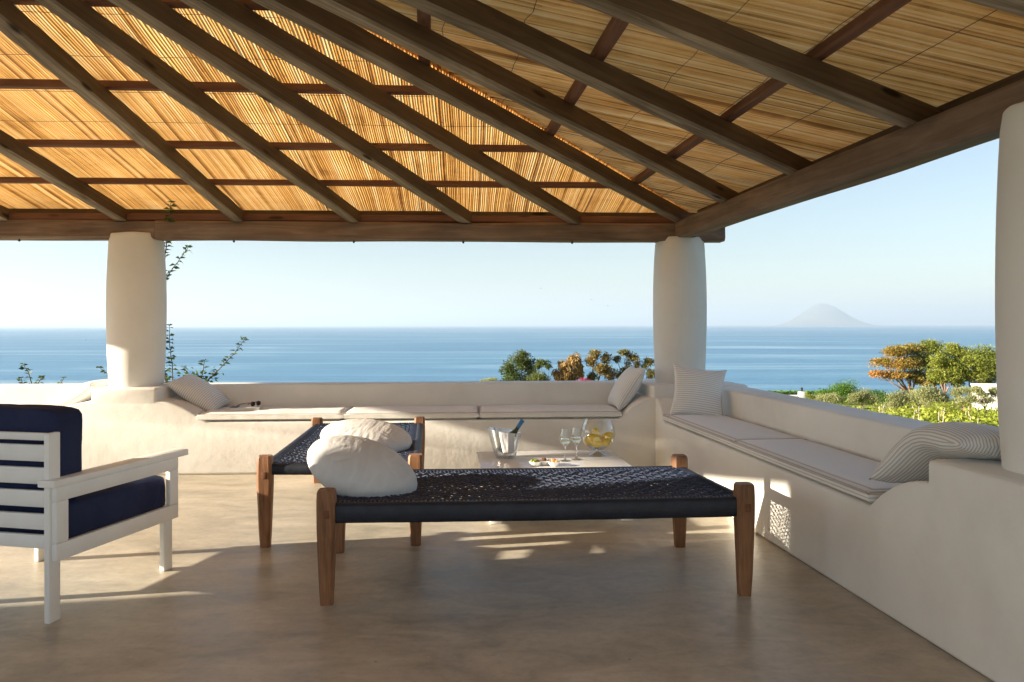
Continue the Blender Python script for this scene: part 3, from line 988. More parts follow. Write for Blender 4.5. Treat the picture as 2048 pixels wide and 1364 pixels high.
pillow('pillow', 'plump white linen pillow on the charpoy nearest the camera', 'pillow', 0.55, 0.50, 0.25, M['linen'],
       place((-0.715, 3.875, 0.507), 12, 22, 4), roundness=1.15, seed=3.1, creases=30, wr=0.006, group='white linen pillows', power=0.5)
pillow('pillow', 'white linen pillow on the charpoy that points towards the sea wall', 'pillow', 0.575, 0.50, 0.19, M['linen'],
       place((-0.905, 5.02, 0.500), 10, 7, -8), roundness=1.1, seed=8.4, creases=28, wr=0.006, group='white linen pillows', power=0.5)

TP = 'striped ticking pillows along the benches'
pillow('pillow', 'striped ticking pillow slumped on the rounded arm right of the left pillar', 'pillow', 0.46, 0.42, 0.17, M['tick'],
       place((-2.665, 6.92, 0.625), 8, 33, 4), seed=1.2, wr=0.012, group=TP)
pillow('pillow', 'sunlit striped ticking pillow on the bench arm left of the left pillar', 'pillow', 0.44, 0.40, 0.16, M['tick'],
       place((-3.60, 6.78, 0.615), 4, -30, -4), seed=2.7, wr=0.012, group=TP)
pillow('pillow', 'striped ticking pillow leaning in the corner at the end of the sea-side bench', 'pillow', 0.46, 0.42, 0.18, M['tick'],
       place((0.985, 7.00, 0.66), 0, -57, 4, 90), pinch=0.10, seed=4.4, wr=0.012, group=TP)
pillow('pillow', 'striped ticking pillow propped against the corner pillar on the garden-side bench', 'pillow', 0.45, 0.43, 0.17, M['tick'],
       place((1.475, 6.42, 0.662), 64, 7, -6, 90), pinch=0.13, seed=5.9, wr=0.012, group=TP)
pillow('pillow', 'long striped ticking pillow slumped over the curved arm beside the near right pillar', 'pillow', 0.42, 0.66, 0.15, M['tick_fine'],
       place((1.78, 3.245, 0.722), 0, 6, 5), seed=6.3, wr=0.016, group=TP, pinch=0.04, fold=(-0.16, 0.30, rad(-43)))

# ---------------- seat mattresses
def mattress(label, s0, s1, y0, y1, Mx, seed, t=0.068, mat='tick_m', group='thin seat mattresses on the benches'):
    w = s1 - s0; dp = y1 - y0
    nx_, ny_ = 40, 10
    mb = MB(); vs = []; fs = []; idx = {}
    def key(i, j, side): return idx[(i, j, side)]
    for side in (1, -1):
        for i in range(nx_ + 1):
            for j in range(ny_ + 1):
                u = i / nx_; v = j / ny_
                x = s0 + w * u; y = y0 + dp * v
                ex = min(u, 1 - u) * w; ey = min(v, 1 - v) * dp
                r = 0.022
                e = min(ex, ey)
                fall = 0 if e > r else (1 - math.sqrt(max(0, 1 - (1 - e / r) ** 2))) * 0.020
                z = t / 2 - fall + (0.003 if mat == 'tick_m' else 0.006) * nz(x * 3 + seed, y * 3) + (0.0006 if mat == 'tick_m' else 0.0025) * nz(x * 11 + seed, y * 9) + 0.003 * math.cos((v - .5) * 3) 
                if side == -1: z = -t / 2 + fall
                # puckered front
                if j == 0: y += 0.004 * nz(x * 22 + seed, side)
                idx[(i, j, side)] = len(vs); vs.append((x, y, SEAT + t / 2 + z + 0.001))
    for i in range(nx_):
        for j in range(ny_):
            fs.append((key(i, j, 1), key(i + 1, j, 1), key(i + 1, j + 1, 1), key(i, j + 1, 1)))
            fs.append((key(i, j, -1), key(i, j + 1, -1), key(i + 1, j + 1, -1), key(i + 1, j, -1)))
    for i in range(nx_):
        fs.append((key(i, 0, 1), key(i, 0, -1), key(i + 1, 0, -1), key(i + 1, 0, 1)))
        fs.append((key(i, ny_, -1), key(i, ny_, 1), key(i + 1, ny_, 1), key(i + 1, ny_, -1)))
    for j in range(ny_):
        fs.append((key(0, j, -1), key(0, j, 1), key(0, j + 1, 1), key(0, j + 1, -1)))
        fs.append((key(nx_, j, 1), key(nx_, j, -1), key(nx_, j + 1, -1), key(nx_, j + 1, 1)))
    mb.add(vs, fs)
    root = mb.build('seat_mattress', M[mat], None, ang=55, M=Mx, label=label, cat='mattress', group=group)
    for zz in (SEAT + t - 0.008,):
        p = MB()
        e = 0.0
        p.tube([(s0 + 0.01, y0 - 0.001, zz), (s0 + w * .33, y0 - 0.002, zz + .001), (s0 + w * .66, y0 - 0.002, zz + .001), (s1 - 0.01, y0 - 0.001, zz)], 0.003, 5)
        p.tube([(s0 + 0.002, y0 + 0.01, zz), (s0 + 0.002, y1 - 0.01, zz)], 0.003, 5)
        p.tube([(s1 - 0.002, y0 + 0.01, zz), (s1 - 0.002, y1 - 0.01, zz)], 0.003, 5)
        p.build('piping', M['piping'], root, ang=60, kind='stuff')
    return root
mattress('thin cream seat mattress with the book on it', -3.70, -2.535, -0.005, 0.575, MBACK, 1.0, mat='canvas')
mattress('thin cream seat mattress in the middle of the sea-side bench', -2.530, -1.435, -0.008, 0.575, MBACK, 2.0, mat='canvas')
mattress('thin grey-cream seat mattress ending at the corner of the sea-side bench', -1.430, -0.255, -0.002, 0.575, MBACK, 3.0, mat='canvas')
mattress('thin cream seat mattress left of the left pillar behind the armchair', -6.2, -4.95, -0.005, 0.575, MBACK, 4.0, mat='canvas')
mattress('thin striped seat mattress on the garden-side bench next to the corner', 0.235, 1.735, -0.006, 0.475, MRIGHT, 5.0)
mattress('thin striped seat mattress on the garden-side bench nearest the camera', 1.742, 3.27, -0.010, 0.475, MRIGHT, 6.0)

# ---------------- armchair (right side line from rear leg to front leg)
chair = empty('armchair', (-1.862, 3.255, 0), math.atan2(-0.173, 0.737) , 'white slatted wooden armchair with navy cushions seen from behind', 'armchair')
# local axes: +Y towards the chair's front, +X towards its right side; origin at the rear right leg
W_, D_ = 0.755, 0.79
def cpart(name, c, size, mat='white_paint', bevel=0.004, parent=None, rz=0):
    mb = MB(); mb.box((0, 0, 0), size)
    return mb.build(name, M[mat], parent or chair, bevel=bevel, seg=2, M=Matrix.Translation(c) @ Matrix.Rotation(rz, 4, 'Z'))
for x in (-0.0125, -W_ + 0.0125):
    cpart('leg', (x, 0.03, 0.3835), (0.026, 0.060, 0.767))
    cpart('leg', (x, D_ - 0.045, 0.136), (0.028, 0.064, 0.272))
    # side panel: frame of four boards round an opening
    sx = x + (0.0265 if x > -0.3 else -0.0265)
    fr = cpart('side_panel', (sx, D_ / 2 + 0.005, 0.285), (0.026, D_ - 0.01, 0.070))
    cpart('top_rail', (0, 0, 0.235), (0.0262, D_ - 0.01, 0.060), parent=fr)
    cpart('rear_stile', (0, -(D_ - 0.01) / 2 + 0.0325, 0.120), (0.0256, 0.065, 0.170), parent=fr)
    cpart('front_stile', (0, (D_ - 0.01) / 2 - 0.0325, 0.120), (0.0256, 0.065, 0.170), parent=fr)
    cpart('armrest', (sx - (0.012 if x > -0.3 else -0.012), D_ / 2 + 0.02, 0.566), (0.085, D_ + 0.075, 0.030), bevel=0.005)
cpart('front_rail', (-W_ / 2, D_ - 0.03, 0.285), (W_ - 0.06, 0.026, 0.070))
for z0, z1 in ((0.737, 0.767), (0.652, 0.719), (0.560, 0.627), (0.467, 0.534), (0.376, 0.440), (0.300, 0.355)):
    cpart('back_slat', (-W_ / 2, 0.014, (z0 + z1) / 2), (W_ - 0.054, 0.020, z1 - z0), bevel=0.003)
for i in range(9):
    cpart('seat_slat', (-W_ / 2, 0.09 + i * 0.078, 0.292), (W_ - 0.056, 0.050, 0.018), bevel=0.003)

def cushion(name, size, parent, loc, rx=0, seed=0.0, puff=0.022, mat='navy'):
    """boxed cushion with soft rounded edges and puckers"""
    N = 14
    mb = MB(); bm = bmesh.new()
    bmesh.ops.create_cube(bm, size=2.0)
    bmesh.ops.subdivide_edges(bm, edges=bm.edges, cuts=N, use_grid_fill=True)
    sx, sy, sz = size[0] / 2, size[1] / 2, size[2] / 2
    for v in bm.verts:
        x, y, z = v.co
        p = 13.0
        n_ = (abs(x) ** p + abs(y) ** p + abs(z) ** p) ** (1 / p)
        x, y, z = x / n_ , y / n_, z / n_
        q = Vector((x * sx, y * sy, z * sz))
        dome = (1 - x * x) * (1 - y * y) if abs(z) > 0.7 else ((1 - y * y) * (1 - z * z) if abs(x) > 0.7 else (1 - x * x) * (1 - z * z))
        nrm = Vector((x ** 7, y ** 7, z ** 7)).normalized() if n_ else Vector((0, 0, 1))
        q += nrm * (puff * dome + 0.006 * nz(q.x * 6 + seed, q.y * 6, q.z * 6) + 0.003 * nz(q.x * 25, q.y * 25 + seed, q.z * 18))
        v.co = q
    me = bpy.data.meshes.new(name); bm.to_mesh(me); bm.free()
    me.polygons.foreach_set('use_smooth', [True] * len(me.polygons))
    me.materials.append(M[mat])
    o = bpy.data.objects.new(name, me); link(o, parent)
    o.matrix_local = Matrix.Translation(loc) @ Matrix.Rotation(rad(rx), 4, 'X')
    return o
cushion('seat_cushion', (W_ - 0.012, 0.70, 0.165), chair, (-W_ / 2, 0.425, 0.3845), 0, 1.0, 0.012)
cushion('back_cushion', (W_ - 0.045, 0.165, 0.40), chair, (-W_ / 2, 0.135, 0.655), -2, 2.0, 0.012)

# ---------------- coffee table and what stands on it
TZ = 0.300
tab = empty('coffee_table', (0.265, 5.335, 0), rad(5.0), 'low white lacquered coffee table between the rope beds and the corner', 'table')
mb = MB(); mb.box((0, 0, TZ - 0.020), (0.965, 0.935, 0.040)); mb.build('table_top', M['table'], tab, bevel=0.004)
mb = MB(); mb.box((0, 0, TZ - 0.075), (0.80, 0.77, 0.068)); mb.build('apron', M['table'], tab, bevel=0.004)
for sx in (-1, 1):
    for sy in (-1, 1):
        mb = MB(); mb.box((sx * 0.40, sy * 0.385, (TZ - 0.041) / 2), (0.075, 0.075, TZ - 0.042)); mb.build('leg', M['table'], tab, bevel=0.005)

# ice bucket: flared, mouth higher on the left
bk = empty('ice_bucket', (-0.045, 5.50, TZ), 0, 'clear flared ice bucket on the left of the coffee table', 'bucket')
mb = MB(); n = 28; rows = 9; vs = []; fs = []
def bucket_pt(t, a, inner):
    rx_ = 0.066 + 0.052 * t ** 0.85; ry_ = 0.060 + 0.040 * t ** 0.85
    if inner: rx_ -= 0.004; ry_ -= 0.004
    z = 0.185 * t * (1 + 0.10 * (-math.cos(a)) * t) + (0.006 if inner and t == 0 else 0)
    return (rx_ * math.cos(a) - 0.010 * t, ry_ * math.sin(a), z + 0.001)
for inner in (False, True):
    for i in range(rows + 1):
        for k in range(n):
            vs.append(bucket_pt(i / rows, 2 * math.pi * k / n, inner))
R_ = (rows + 1) * n
for base in (0, R_):
    for i in range(rows):
        for k in range(n):
            q = (base + i * n + k, base + i * n + (k + 1) % n, base + (i + 1) * n + (k + 1) % n, base + (i + 1) * n + k)
            fs.append(q if base == 0 else q[::-1])
for k in range(n):
    fs.append((rows * n + k, rows * n + (k + 1) % n, R_ + rows * n + (k + 1) % n, R_ + rows * n + k))
fs.append(tuple(range(n - 1, -1, -1))); fs.append(tuple(R_ + k for k in range(n)))
mb.add(vs, fs); mb.build('bucket_wall', M['acrylic'], bk, ang=60)
# cloth folded over the rim
mb = MB(); vs = []; fs = []
nx_, ny_ = 10, 16
for j in range(ny_ + 1):
    t = j / ny_
    for i in range(nx_ + 1):
        u = i / nx_ - 0.5
        a = -math.pi / 2 + 0.15 + u * 0.95
        if t < 0.2:
            tt = 1 - (0.2 - t) * 1.1; q = Vector(bucket_pt(min(1, tt), a, True)); q.y += 0.005
        else:
            tt = 1 - (t - 0.2) / 0.8 * (0.80 - 0.10 * u); q = Vector(bucket_pt(tt, a, False)); q.y -= 0.006 + 0.006 * nz(u * 6, t * 2)
            if t < 0.3: q.z += 0.006
        q.x += 0.012 * t
        vs.append(q)
for j in range(ny_):
    for i in range(nx_):
        fs.append((j * (nx_ + 1) + i, j * (nx_ + 1) + i + 1, (j + 1) * (nx_ + 1) + i + 1, (j + 1) * (nx_ + 1) + i))
mb.add(vs, fs)
nap = mb.build('napkin', M['linen'], None, ang=180, M=Matrix.Translation((-0.045, 5.50, TZ)), label='white napkin hung over the rim of the ice bucket', cat='napkin')
sol = nap.modifiers.new('thick', 'SOLIDIFY'); sol.thickness = 0.003
# bottle in the bucket
bt = empty('wine_bottle', (-0.070, 5.505, TZ + 0.036), 0, 'dark wine bottle with blue foil leaning in the ice bucket', 'bottle')
bt.rotation_euler = (0, rad(33), 0)
mb = MB(); mb.lathe([(0.001, 0), (0.030, 0.002), (0.033, 0.01), (0.033, 0.125), (0.028, 0.148), (0.016, 0.172), (0.0135, 0.185), (0.013, 0.205)], 20); mb.build('bottle_body', M['bottle'], bt, ang=50)
mb = MB(); mb.lathe([(0.0142, 0.200), (0.0142, 0.243), (0.0156, 0.244), (0.0156, 0.258), (0.011, 0.261), (0.001, 0.261)], 18); mb.build('foil_neck', M['foil'], bt, ang=40)

def wine_glass(label, x, y):
    g = empty('wine_glass', (x, y, TZ), 0, label, 'glass', 'stemmed wine glasses on the table')
    mb = MB()
    st = MB(); st.lathe([(0.035, 0.001), (0.034, 0.003), (0.013, 0.007), (0.0052, 0.014), (0.0043, 0.05), (0.0048, 0.090), (0.009, 0.097)], 16)
    st.build('stem', M['glass_solid'], g, ang=60)
    out = [(0.006, 0.0972), (0.014, 0.101), (0.030, 0.119), (0.0375, 0.140), (0.0375, 0.158), (0.033, 0.188), (0.029, 0.212)]
    inn = [(0.0278, 0.212), (0.0318, 0.188), (0.0362, 0.158), (0.0362, 0.140), (0.0288, 0.120), (0.013, 0.104), (0.001, 0.099)]
    mb.lathe(out + inn, 24)
    mb.build('glass_shell', M['glass'], g, ang=60)
    mb = MB(); mb.lathe([(0.001, 0.100), (0.0125, 0.105), (0.028, 0.121), (0.0355, 0.139), (0.0358, 0.146), (0.001, 0.146)], 24)
    mb.build('wine', M['wine'], g, ang=50)
    return g
wine_glass('stemmed wine glass with white wine nearer the ice bucket', 0.350, 5.36)
wine_glass('stemmed wine glass with white wine nearer the lemon bowl', 0.430, 5.42)

bw = empty('fruit_bowl', (0.592, 5.60, TZ), 0, 'large footed glass bowl full of lemons', 'bowl')
mb = MB()
st = MB(); st.lathe([(0.062, 0.001), (0.060, 0.004), (0.026, 0.018), (0.016, 0.030), (0.016, 0.036), (0.03, 0.0395)], 24); st.build('foot', M['glass_solid'], bw, ang=60)
out = [(0.016, 0.040), (0.045, 0.044), (0.088, 0.070), (0.114, 0.108), (0.122, 0.145), (0.116, 0.185), (0.102, 0.220), (0.086, 0.248)]
inn = [(0.0835, 0.248), (0.099, 0.220), (0.113, 0.185), (0.119, 0.145), (0.111, 0.109), (0.086, 0.073), (0.043, 0.048), (0.001, 0.044)]
mb.lathe(out + inn, 32); mb.build('glass_shell', M['glass'], bw, ang=60)
def lemon_mesh():
    mb = MB(); prof = []
    for i in range(13):
        t = i / 12; a = math.pi * t
        r = 0.030 * math.sin(a) ** 0.9 if 0 < t < 1 else 0.0005
        z = -0.039 * math.cos(a)
        if t < 0.12: z -= 0.004
        if t > 0.88: z += 0.005
        prof.append((max(r, 0.0005), z))
    mb.lathe(prof, 16); return mb
lem = [(-0.070, -0.01, 0.098, 60, 20), (-0.015, -0.060, 0.092, 90, 80), (0.055, -0.035, 0.094, 80, 140), (0.02, 0.055, 0.095, 70, 10), (-0.05, 0.055, 0.100, 40, 60), (-0.020, -0.010, 0.150, 20, 30), (0.072, 0.030, 0.128, 75, 100), (-0.048, -0.045, 0.122, 85, 45)]
for i, (x, y, z, a, c) in enumerate(lem):
    lab = ['yellow lemon against the left side of the glass bowl', None, 'yellow lemon low at the right front of the glass bowl', None, None, 'yellow lemon on top of the pile in the glass bowl', 'yellow lemon against the right side of the glass bowl', None][i] or 'yellow lemon inside the pile in the glass bowl'
    lemon_mesh().build('lemon', M['lemon'], None, ang=180, M=place((0.592 + x, 5.60 + y, TZ + z), a, 0, c), label=lab, cat='lemon', group='lemons in the glass bowl')
hl_ = empty('halved_lemon', (0.575, 5.517, TZ + 0.108), 0, 'cut lemon half showing its flesh at the front of the bowl', 'lemon')
hl_.rotation_euler = (rad(84), 0, rad(6))
mb = MB(); mb.lathe([(0.0005, -0.034), (0.014, -0.030), (0.026, -0.016), (0.030, 0.0)], 18); mb.build('peel', M['lemon'], hl_, ang=60)
mb = MB(); mb.lathe([(0.0005, 0.0014), (0.0275, 0.0012), (0.0285, 0.0006)], 18); mb.build('flesh', M['lemon_cut'], hl_, ang=60)

# snack dish: three little bowls in one
ds = empty('snack_dish', (0.205, 5.17, TZ), 0, 'white three-part snack dish with olives and nibbles', 'dish')
pos = [(-0.060, -0.006, 0), (0.003, 0.034, 0), (0.060, -0.010, 0)]
for (x, y, z) in pos:
    mb = MB(); mb.lathe([(0.001, 0.001), (0.020, 0.001), (0.030, 0.010), (0.041, 0.032), (0.038, 0.032), (0.027, 0.012), (0.001, 0.006)], 22, (x, y, 0))
    mb.build('small_bowl', M['ceramic'], ds, ang=60)
rn = random.Random(3)
for (x, y, z), mt, nm, cnt, rr in ((pos[0], 'olive', 'olive', 9, 0.0105), (pos[1], 'nut', 'nut', 12, 0.009), (pos[2], 'cracker', 'cracker', 11, 0.010)):
    for k in range(cnt):
        a = rn.uniform(0, 6.28); q = rn.uniform(0, 0.024)
        mb = MB(); mb.lathe([(0.0005, -rr), (rr * .7, -rr * .7), (rr, 0), (rr * .7, rr * .7), (0.0005, rr * (1.1 if nm == 'olive' else 0.8))], 9)
        mb.build(nm, M[mt], None, ang=180, M=place((0.205 + x + q * math.cos(a), 5.17 + y + q * math.sin(a), TZ + 0.026 + 0.014 * rn.random()), rn.uniform(0, 180), rn.uniform(0, 90), rn.uniform(0, 360)),
                 label={'olive': 'green olive in the left hollow of the snack dish', 'nut': 'dark nut in the middle hollow of the snack dish', 'cracker': 'orange nibble in the right hollow of the snack dish'}[nm], cat=nm, group={'olive': 'olives in the snack dish', 'nut': 'nuts in the snack dish', 'cracker': 'nibbles in the snack dish'}[nm])

# ---------------- book and sunglasses on the left mattress
MZ = SEAT + 0.070
book = empty('book', (-2.235, 6.80, MZ), rad(10), 'closed pale book with navy stripe on the sea-side mattress', 'book')
mb = MB(); mb.box((0, 0, 0.011), (0.235, 0.150, 0.018)); mb.build('pages', M['paper'], book, bevel=0.001)
mb = MB(); mb.box((0.0, 0, 0.0216), (0.242, 0.156, 0.003)); mb.build('cover', M['bookcover'], book, bevel=0.001)
mb = MB(); mb.box((-0.088, 0, 0.0240), (0.062, 0.1555, 0.0016)); mb.build('cover_band', M['bookblue'], book, bevel=0.0005)
mb = MB(); mb.box((0.0, 0, 0.0012), (0.242, 0.156, 0.002)); mb.build('back_cover', M['bookcover'], book, bevel=0.0006)
sg = empty('sunglasses', (-2.165, 6.83, MZ + 0.0255), rad(68), 'dark tortoiseshell sunglasses resting on the book', 'sunglasses')
for s in (-1, 1):
    mb = MB(); pts = [(s * 0.036 + 0.025 * math.cos(a), -0.004 * abs(math.cos(a)), 0.021 + 0.018 * math.sin(a)) for a in [2 * math.pi * i / 18 for i in range(19)]]
    mb.tube(pts, 0.0032, 6); mb.build('rim', M['tortoise'], sg, ang=60)
    mb = MB(); mb.add([(s * 0.036 + 0.024 * math.cos(2 * math.pi * i / 18), -0.001, 0.021 + 0.017 * math.sin(2 * math.pi * i / 18)) for i in range(18)], [tuple(range(18))]); mb.build('lens', M['lens'], sg)
    mb = MB(); mb.tube([(s * 0.066, 0.0, 0.032), (s * 0.069, 0.05, 0.028), (s * 0.068, 0.10, 0.018), (s * 0.066, 0.135, 0.003)], 0.0034, 6); mb.build('temple_arm', M['tortoise'], sg, ang=60)
mb = MB(); mb.tube([(-0.010, 0, 0.030), (0, -0.002, 0.034), (0.010, 0, 0.030)], 0.003, 6); mb.build('bridge', M['tortoise'], sg, ang=60)

# ================================================================== PLANTS
def leaf(mb, p, dirv, L, W, tint, rnd, curl=0.3):
    dirv = dirv.normalized()
    up = Vector((rnd.uniform(-1, 1), rnd.uniform(-1, 1), rnd.uniform(0.2, 1))).normalized()
    sd = dirv.cross(up)
    sd = sd.normalized() if sd.length > 1e-4 else Vector((1, 0, 0))
    nn = sd.cross(dirv)
    q = [p, p + dirv * L * 0.45 + sd * W * 0.5 + nn * L * 0.08, p + dirv * L - nn * L * curl, p + dirv * L * 0.45 - sd * W * 0.5 + nn * L * 0.08, p + dirv * L * 0.5 - nn * L * 0.03]
    mb.add(q, [(0, 1, 4), (1, 2, 4), (2, 3, 4), (3, 0, 4)], tint)

def shoot(stem_mb, leaf_mb, pts, rnd, r0=0.005, leafL=0.055, spacing=0.032, start=0.0):
    pts = [Vector(p) for p in pts]
    # smooth path
    path = []
    for i in range(len(pts) - 1):
        for k in range(6):
            t = k / 6
            path.append(pts[i].lerp(pts[i + 1], t))
    path.append(pts[-1])
    path = [p + Vector((0.008 * nz(i * 0.5, pts[0].x), 0, 0.006 * nz(i * 0.5, 5, pts[0].x))) for i, p in enumerate(path)]
    L = sum((path[i + 1] - path[i]).length for i in range(len(path) - 1))
    stem_mb.tube(path, [r0 * (1 - 0.75 * i / len(path)) for i in range(len(path))], 5)
    acc = 0; nxt = start * L; sidef = 1
    for i in range(len(path) - 1):
        seg = path[i + 1] - path[i]; sl = seg.length
        while nxt < acc + sl:
            p = path[i] + seg * ((nxt - acc) / max(sl, 1e-6))
            d = seg.normalized()
            for sg_ in (1, -1):
                if rnd.random() < 0.12: continue
                out = Vector((sg_ * sidef * rnd.uniform(0.5, 1.0), rnd.uniform(-0.7, 0.7), rnd.uniform(-0.5, 0.3)))
                leaf(leaf_mb, p, (out + d * 0.35), leafL * rnd.uniform(0.6, 1.15), leafL * rnd.uniform(0.42, 0.6), rnd.random(), rnd, rnd.uniform(0.1, 0.5))
            sidef *= -1
            nxt += spacing * rnd.uniform(0.8, 1.25)
        acc += sl
    for k in range(5):
        a = k * 1.256
        leaf(leaf_mb, path[-1], Vector((math.cos(a), math.sin(a) * 0.6, 0.5)), leafL * 0.6, leafL * 0.3, rnd.random(), rnd)

def shrub(name, label, base, shoots, seed, cat='shrub', group=None, leafL=0.055, bushy=0, bc=None):
    rnd = random.Random(seed)
    root = empty(name, base, 0, label, cat, group)
    st = MB(); lf = MB()
    B = Vector(base)
    for pts in shoots:
        pts = [Vector(p) - B for p in pts]
        shoot(st, lf, [Vector((0, 0, 0))] + pts, rnd, 0.0085, leafL, 0.032, 0.40)
    for k in range(bushy):
        c = Vector(bc) - B
        p = c + Vector((rnd.gauss(0, 0.09), rnd.gauss(0, 0.06), rnd.gauss(0, 0.05)))
        leaf(lf, p, Vector((rnd.uniform(-1, 1), rnd.uniform(-1, 1), rnd.uniform(-0.2, 1))), leafL * rnd.uniform(0.5, 1), leafL * 0.5, rnd.random(), rnd)
    st.build('stem', M['stem'], root, ang=180, kind='stuff')
    lf.build('foliage', M['leaf_shrub'], root, ang=180, kind='stuff', recalc=False)
    return root

gz = -1.0
shrub('flowering_shrub', 'leafy shrub with one long arching shoot above the parapet right of the left pillar', (-3.0, 7.95, gz),
      [[(-3.02, 7.9, 0.3), (-2.96, 7.85, 0.66), (-2.80, 7.8, 0.80), (-2.66, 7.8, 0.95), (-2.575, 7.8, 1.075)],
       [(-3.05, 7.9, 0.3), (-3.02, 7.85, 0.66), (-2.98, 7.82, 0.78), (-2.965, 7.8, 0.86)],
       [(-3.15, 7.9, 0.3), (-3.12, 7.85, 0.65), (-3.13, 7.82, 0.74), (-3.16, 7.8, 0.80)],
       [(-3.1, 7.9, 0.3), (-3.06, 7.85, 0.66), (-3.06, 7.82, 0.72)]], 11, bushy=90, bc=(-3.06, 7.85, 0.69))
shrub('flowering_shrub', 'small leafy shrub showing two sprigs above the parapet at far left', (-4.6, 7.8, gz),
      [[(-4.62, 7.8, 0.2), (-4.60, 7.75, 0.66), (-4.63, 7.75, 0.76), (-4.68, 7.75, 0.83)],
       [(-4.55, 7.8, 0.2), (-4.53, 7.75, 0.66), (-4.50, 7.75, 0.71)],
       [(-4.7, 7.8, 0.2), (-4.68, 7.75, 0.64), (-4.70, 7.75, 0.70)],
       [(-4.36, 7.8, 0.2), (-4.33, 7.75, 0.64), (-4.29, 7.75, 0.70)]], 12)
shrub('flowering_shrub', 'leafy sprig above the parapet just left of the left pillar', (-3.8, 7.8, gz),
      [[(-3.82, 7.8, 0.2), (-3.78, 7.75, 0.64), (-3.86, 7.75, 0.73), (-3.95, 7.75, 0.80)],
       [(-3.75, 7.8, 0.2), (-3.72, 7.75, 0.64), (-3.68, 7.75, 0.72)]], 13)
shrub('climbing_vine', 'slender climbing vine growing up behind the left pillar to the beam', (-3.02, 7.35, gz),
      [[(-3.03, 7.32, 0.3), (-3.06, 7.3, 0.6), (-3.055, 7.28, 0.85), (-3.075, 7.28, 1.0), (-3.08, 7.28, 1.2)],
       [(-3.06, 7.34, 0.5), (-3.20, 7.3, 1.0), (-3.18, 7.22, 1.50), (-3.05, 7.2, 1.66), (-2.96, 7.2, 1.78), (-2.875, 7.2, 1.90)],
       [(-3.10, 7.34, 0.5), (-3.22, 7.3, 1.2), (-3.10, 7.22, 1.75), (-3.05, 7.15, 1.93), (-3.0, 7.0, 2.03), (-2.80, 6.62, 2.08), (-2.765, 6.55, 2.15), (-2.74, 6.52, 2.19)]], 14, cat='vine', leafL=0.060)

# ---------------- trees
def branch_tree(mb, base, clumps, r0, seed, fork=0.45):
    rnd = random.Random(seed)
    base = Vector(base)
    cx = sum(c[0] for c in clumps) / len(clumps); cy_ = sum(c[1] for c in clumps) / len(clumps); cz = min(c[2] for c in clumps)
    f = base.lerp(Vector((cx, cy_, cz)), fork)
    mid = base.lerp(f, 0.5) + Vector((rnd.uniform(-.1, .1), rnd.uniform(-.1, .1), 0)) * (f - base).length
    mb.tube([base, mid, f], [r0, r0 * 0.8, r0 * 0.68], 8)
    for c in clumps:
        e = Vector(c[:3])
        m1 = f.lerp(e, 0.5) + Vector((rnd.uniform(-.12, .12), rnd.uniform(-.12, .12), -0.04)) * (e - f).length
        mb.tube([f, m1, e], [r0 * 0.5, r0 * 0.3, r0 * 0.10], 6)

def crown(mb, clumps, n_per, size, seed, tint_fn=None, flat=0.0, droop=0.0, elong=1.0):
    rnd = random.Random(seed)
    tot = sum((c[3] * c[4]) for c in clumps)
    for c in clumps:
        n = int(2.6 * n_per * len(clumps) * c[3] * c[4] / tot)
        cc = Vector(c[:3])
        ct = rnd.gauss(0, 0.10)
        subs = []
        for q in range(14):
            w = Vector((rnd.gauss(0, 1), rnd.gauss(0, 1), rnd.gauss(0, 1))).normalized() * rnd.uniform(0.15, 0.75)
            subs.append((w.x, w.y, w.z, rnd.uniform(0.38, 0.68)))
        for i in range(n):
            v = Vector((rnd.gauss(0, 1), rnd.gauss(0, 1), rnd.gauss(0, 1))).normalized()
            rr = rnd.random() ** 0.42
            lump = 1 + 0.30 * nz(v.x * 2.3 + c[0], v.y * 2.3 + c[1], v.z * 2.3 + c[2])
            k = subs[rnd.randrange(len(subs))]
            p = cc + Vector((k[0] * c[3], k[1] * c[3], k[2] * c[4])) + Vector((v.x * c[3], v.y * c[3], v.z * c[4])) * (rr * lump * k[3])
            s = size * 0.60 * rnd.uniform(0.5, 1.4)
            a = (v + Vector((rnd.uniform(-1, 1), rnd.uniform(-1, 1), rnd.uniform(-1, 1) - droop)) * 0.9).normalized()
            b_ = a.cross(Vector((rnd.uniform(-1, 1), rnd.uniform(-1, 1), rnd.uniform(-1, 1))))
            b_ = b_.normalized() if b_.length > 1e-4 else Vector((1, 0, 0))
            t = rnd.gauss(0.5, 0.2) + ct
            if tint_fn: t += tint_fn(p)
            t = min(1, max(0, t))
            mb.add([p - a * s * elong, p - b_ * s * 0.45, p + a * s * elong, p + b_ * s * 0.45], [(0, 1, 2, 3)], t)

def tree(name, label, base, clumps, mat, n_per, size, seed, r0=0.12, bark='bark', group=None, cat='tree', tint_fn=None, fork=0.45, droop=0.0, elong=1.0):
    """clumps: list of (dx, dy, z, rx, rz) relative to base"""
    root = empty(name, base, 0, label, cat, group)
    mb = MB(); branch_tree(mb, (0, 0, 0), clumps, r0, seed, fork); mb.build('trunk', M[bark], root, ang=180)
    mb = MB(); crown(mb, clumps, n_per, size, seed, tint_fn, 0, droop, elong)
    mb.build('crown', M[mat], root, ang=180, recalc=False, smooth=False)
    return root

def G(x, y): return (x, y, ground_z(x, y))
F = 1620.0
def rel(px, py, y, base):
    """offset from a tree's base of the point seen at picture position (px, py) at depth y"""
    return ((px - 1024) / F * y - base[0], 0.0, 1.2 + (650 - py) / F * y - base[2])

def clumps_from(base, y, lst, seed):
    rnd = random.Random(seed); out = []
    for px, py, rpx, rpz in lst:
        o = rel(px, py, y, base)
        out.append((o[0], rnd.uniform(-0.5, 0.5) * rpx / F * y, o[2], 1.12 * rpx / F * y, 1.12 * rpz / F * y))
    return out

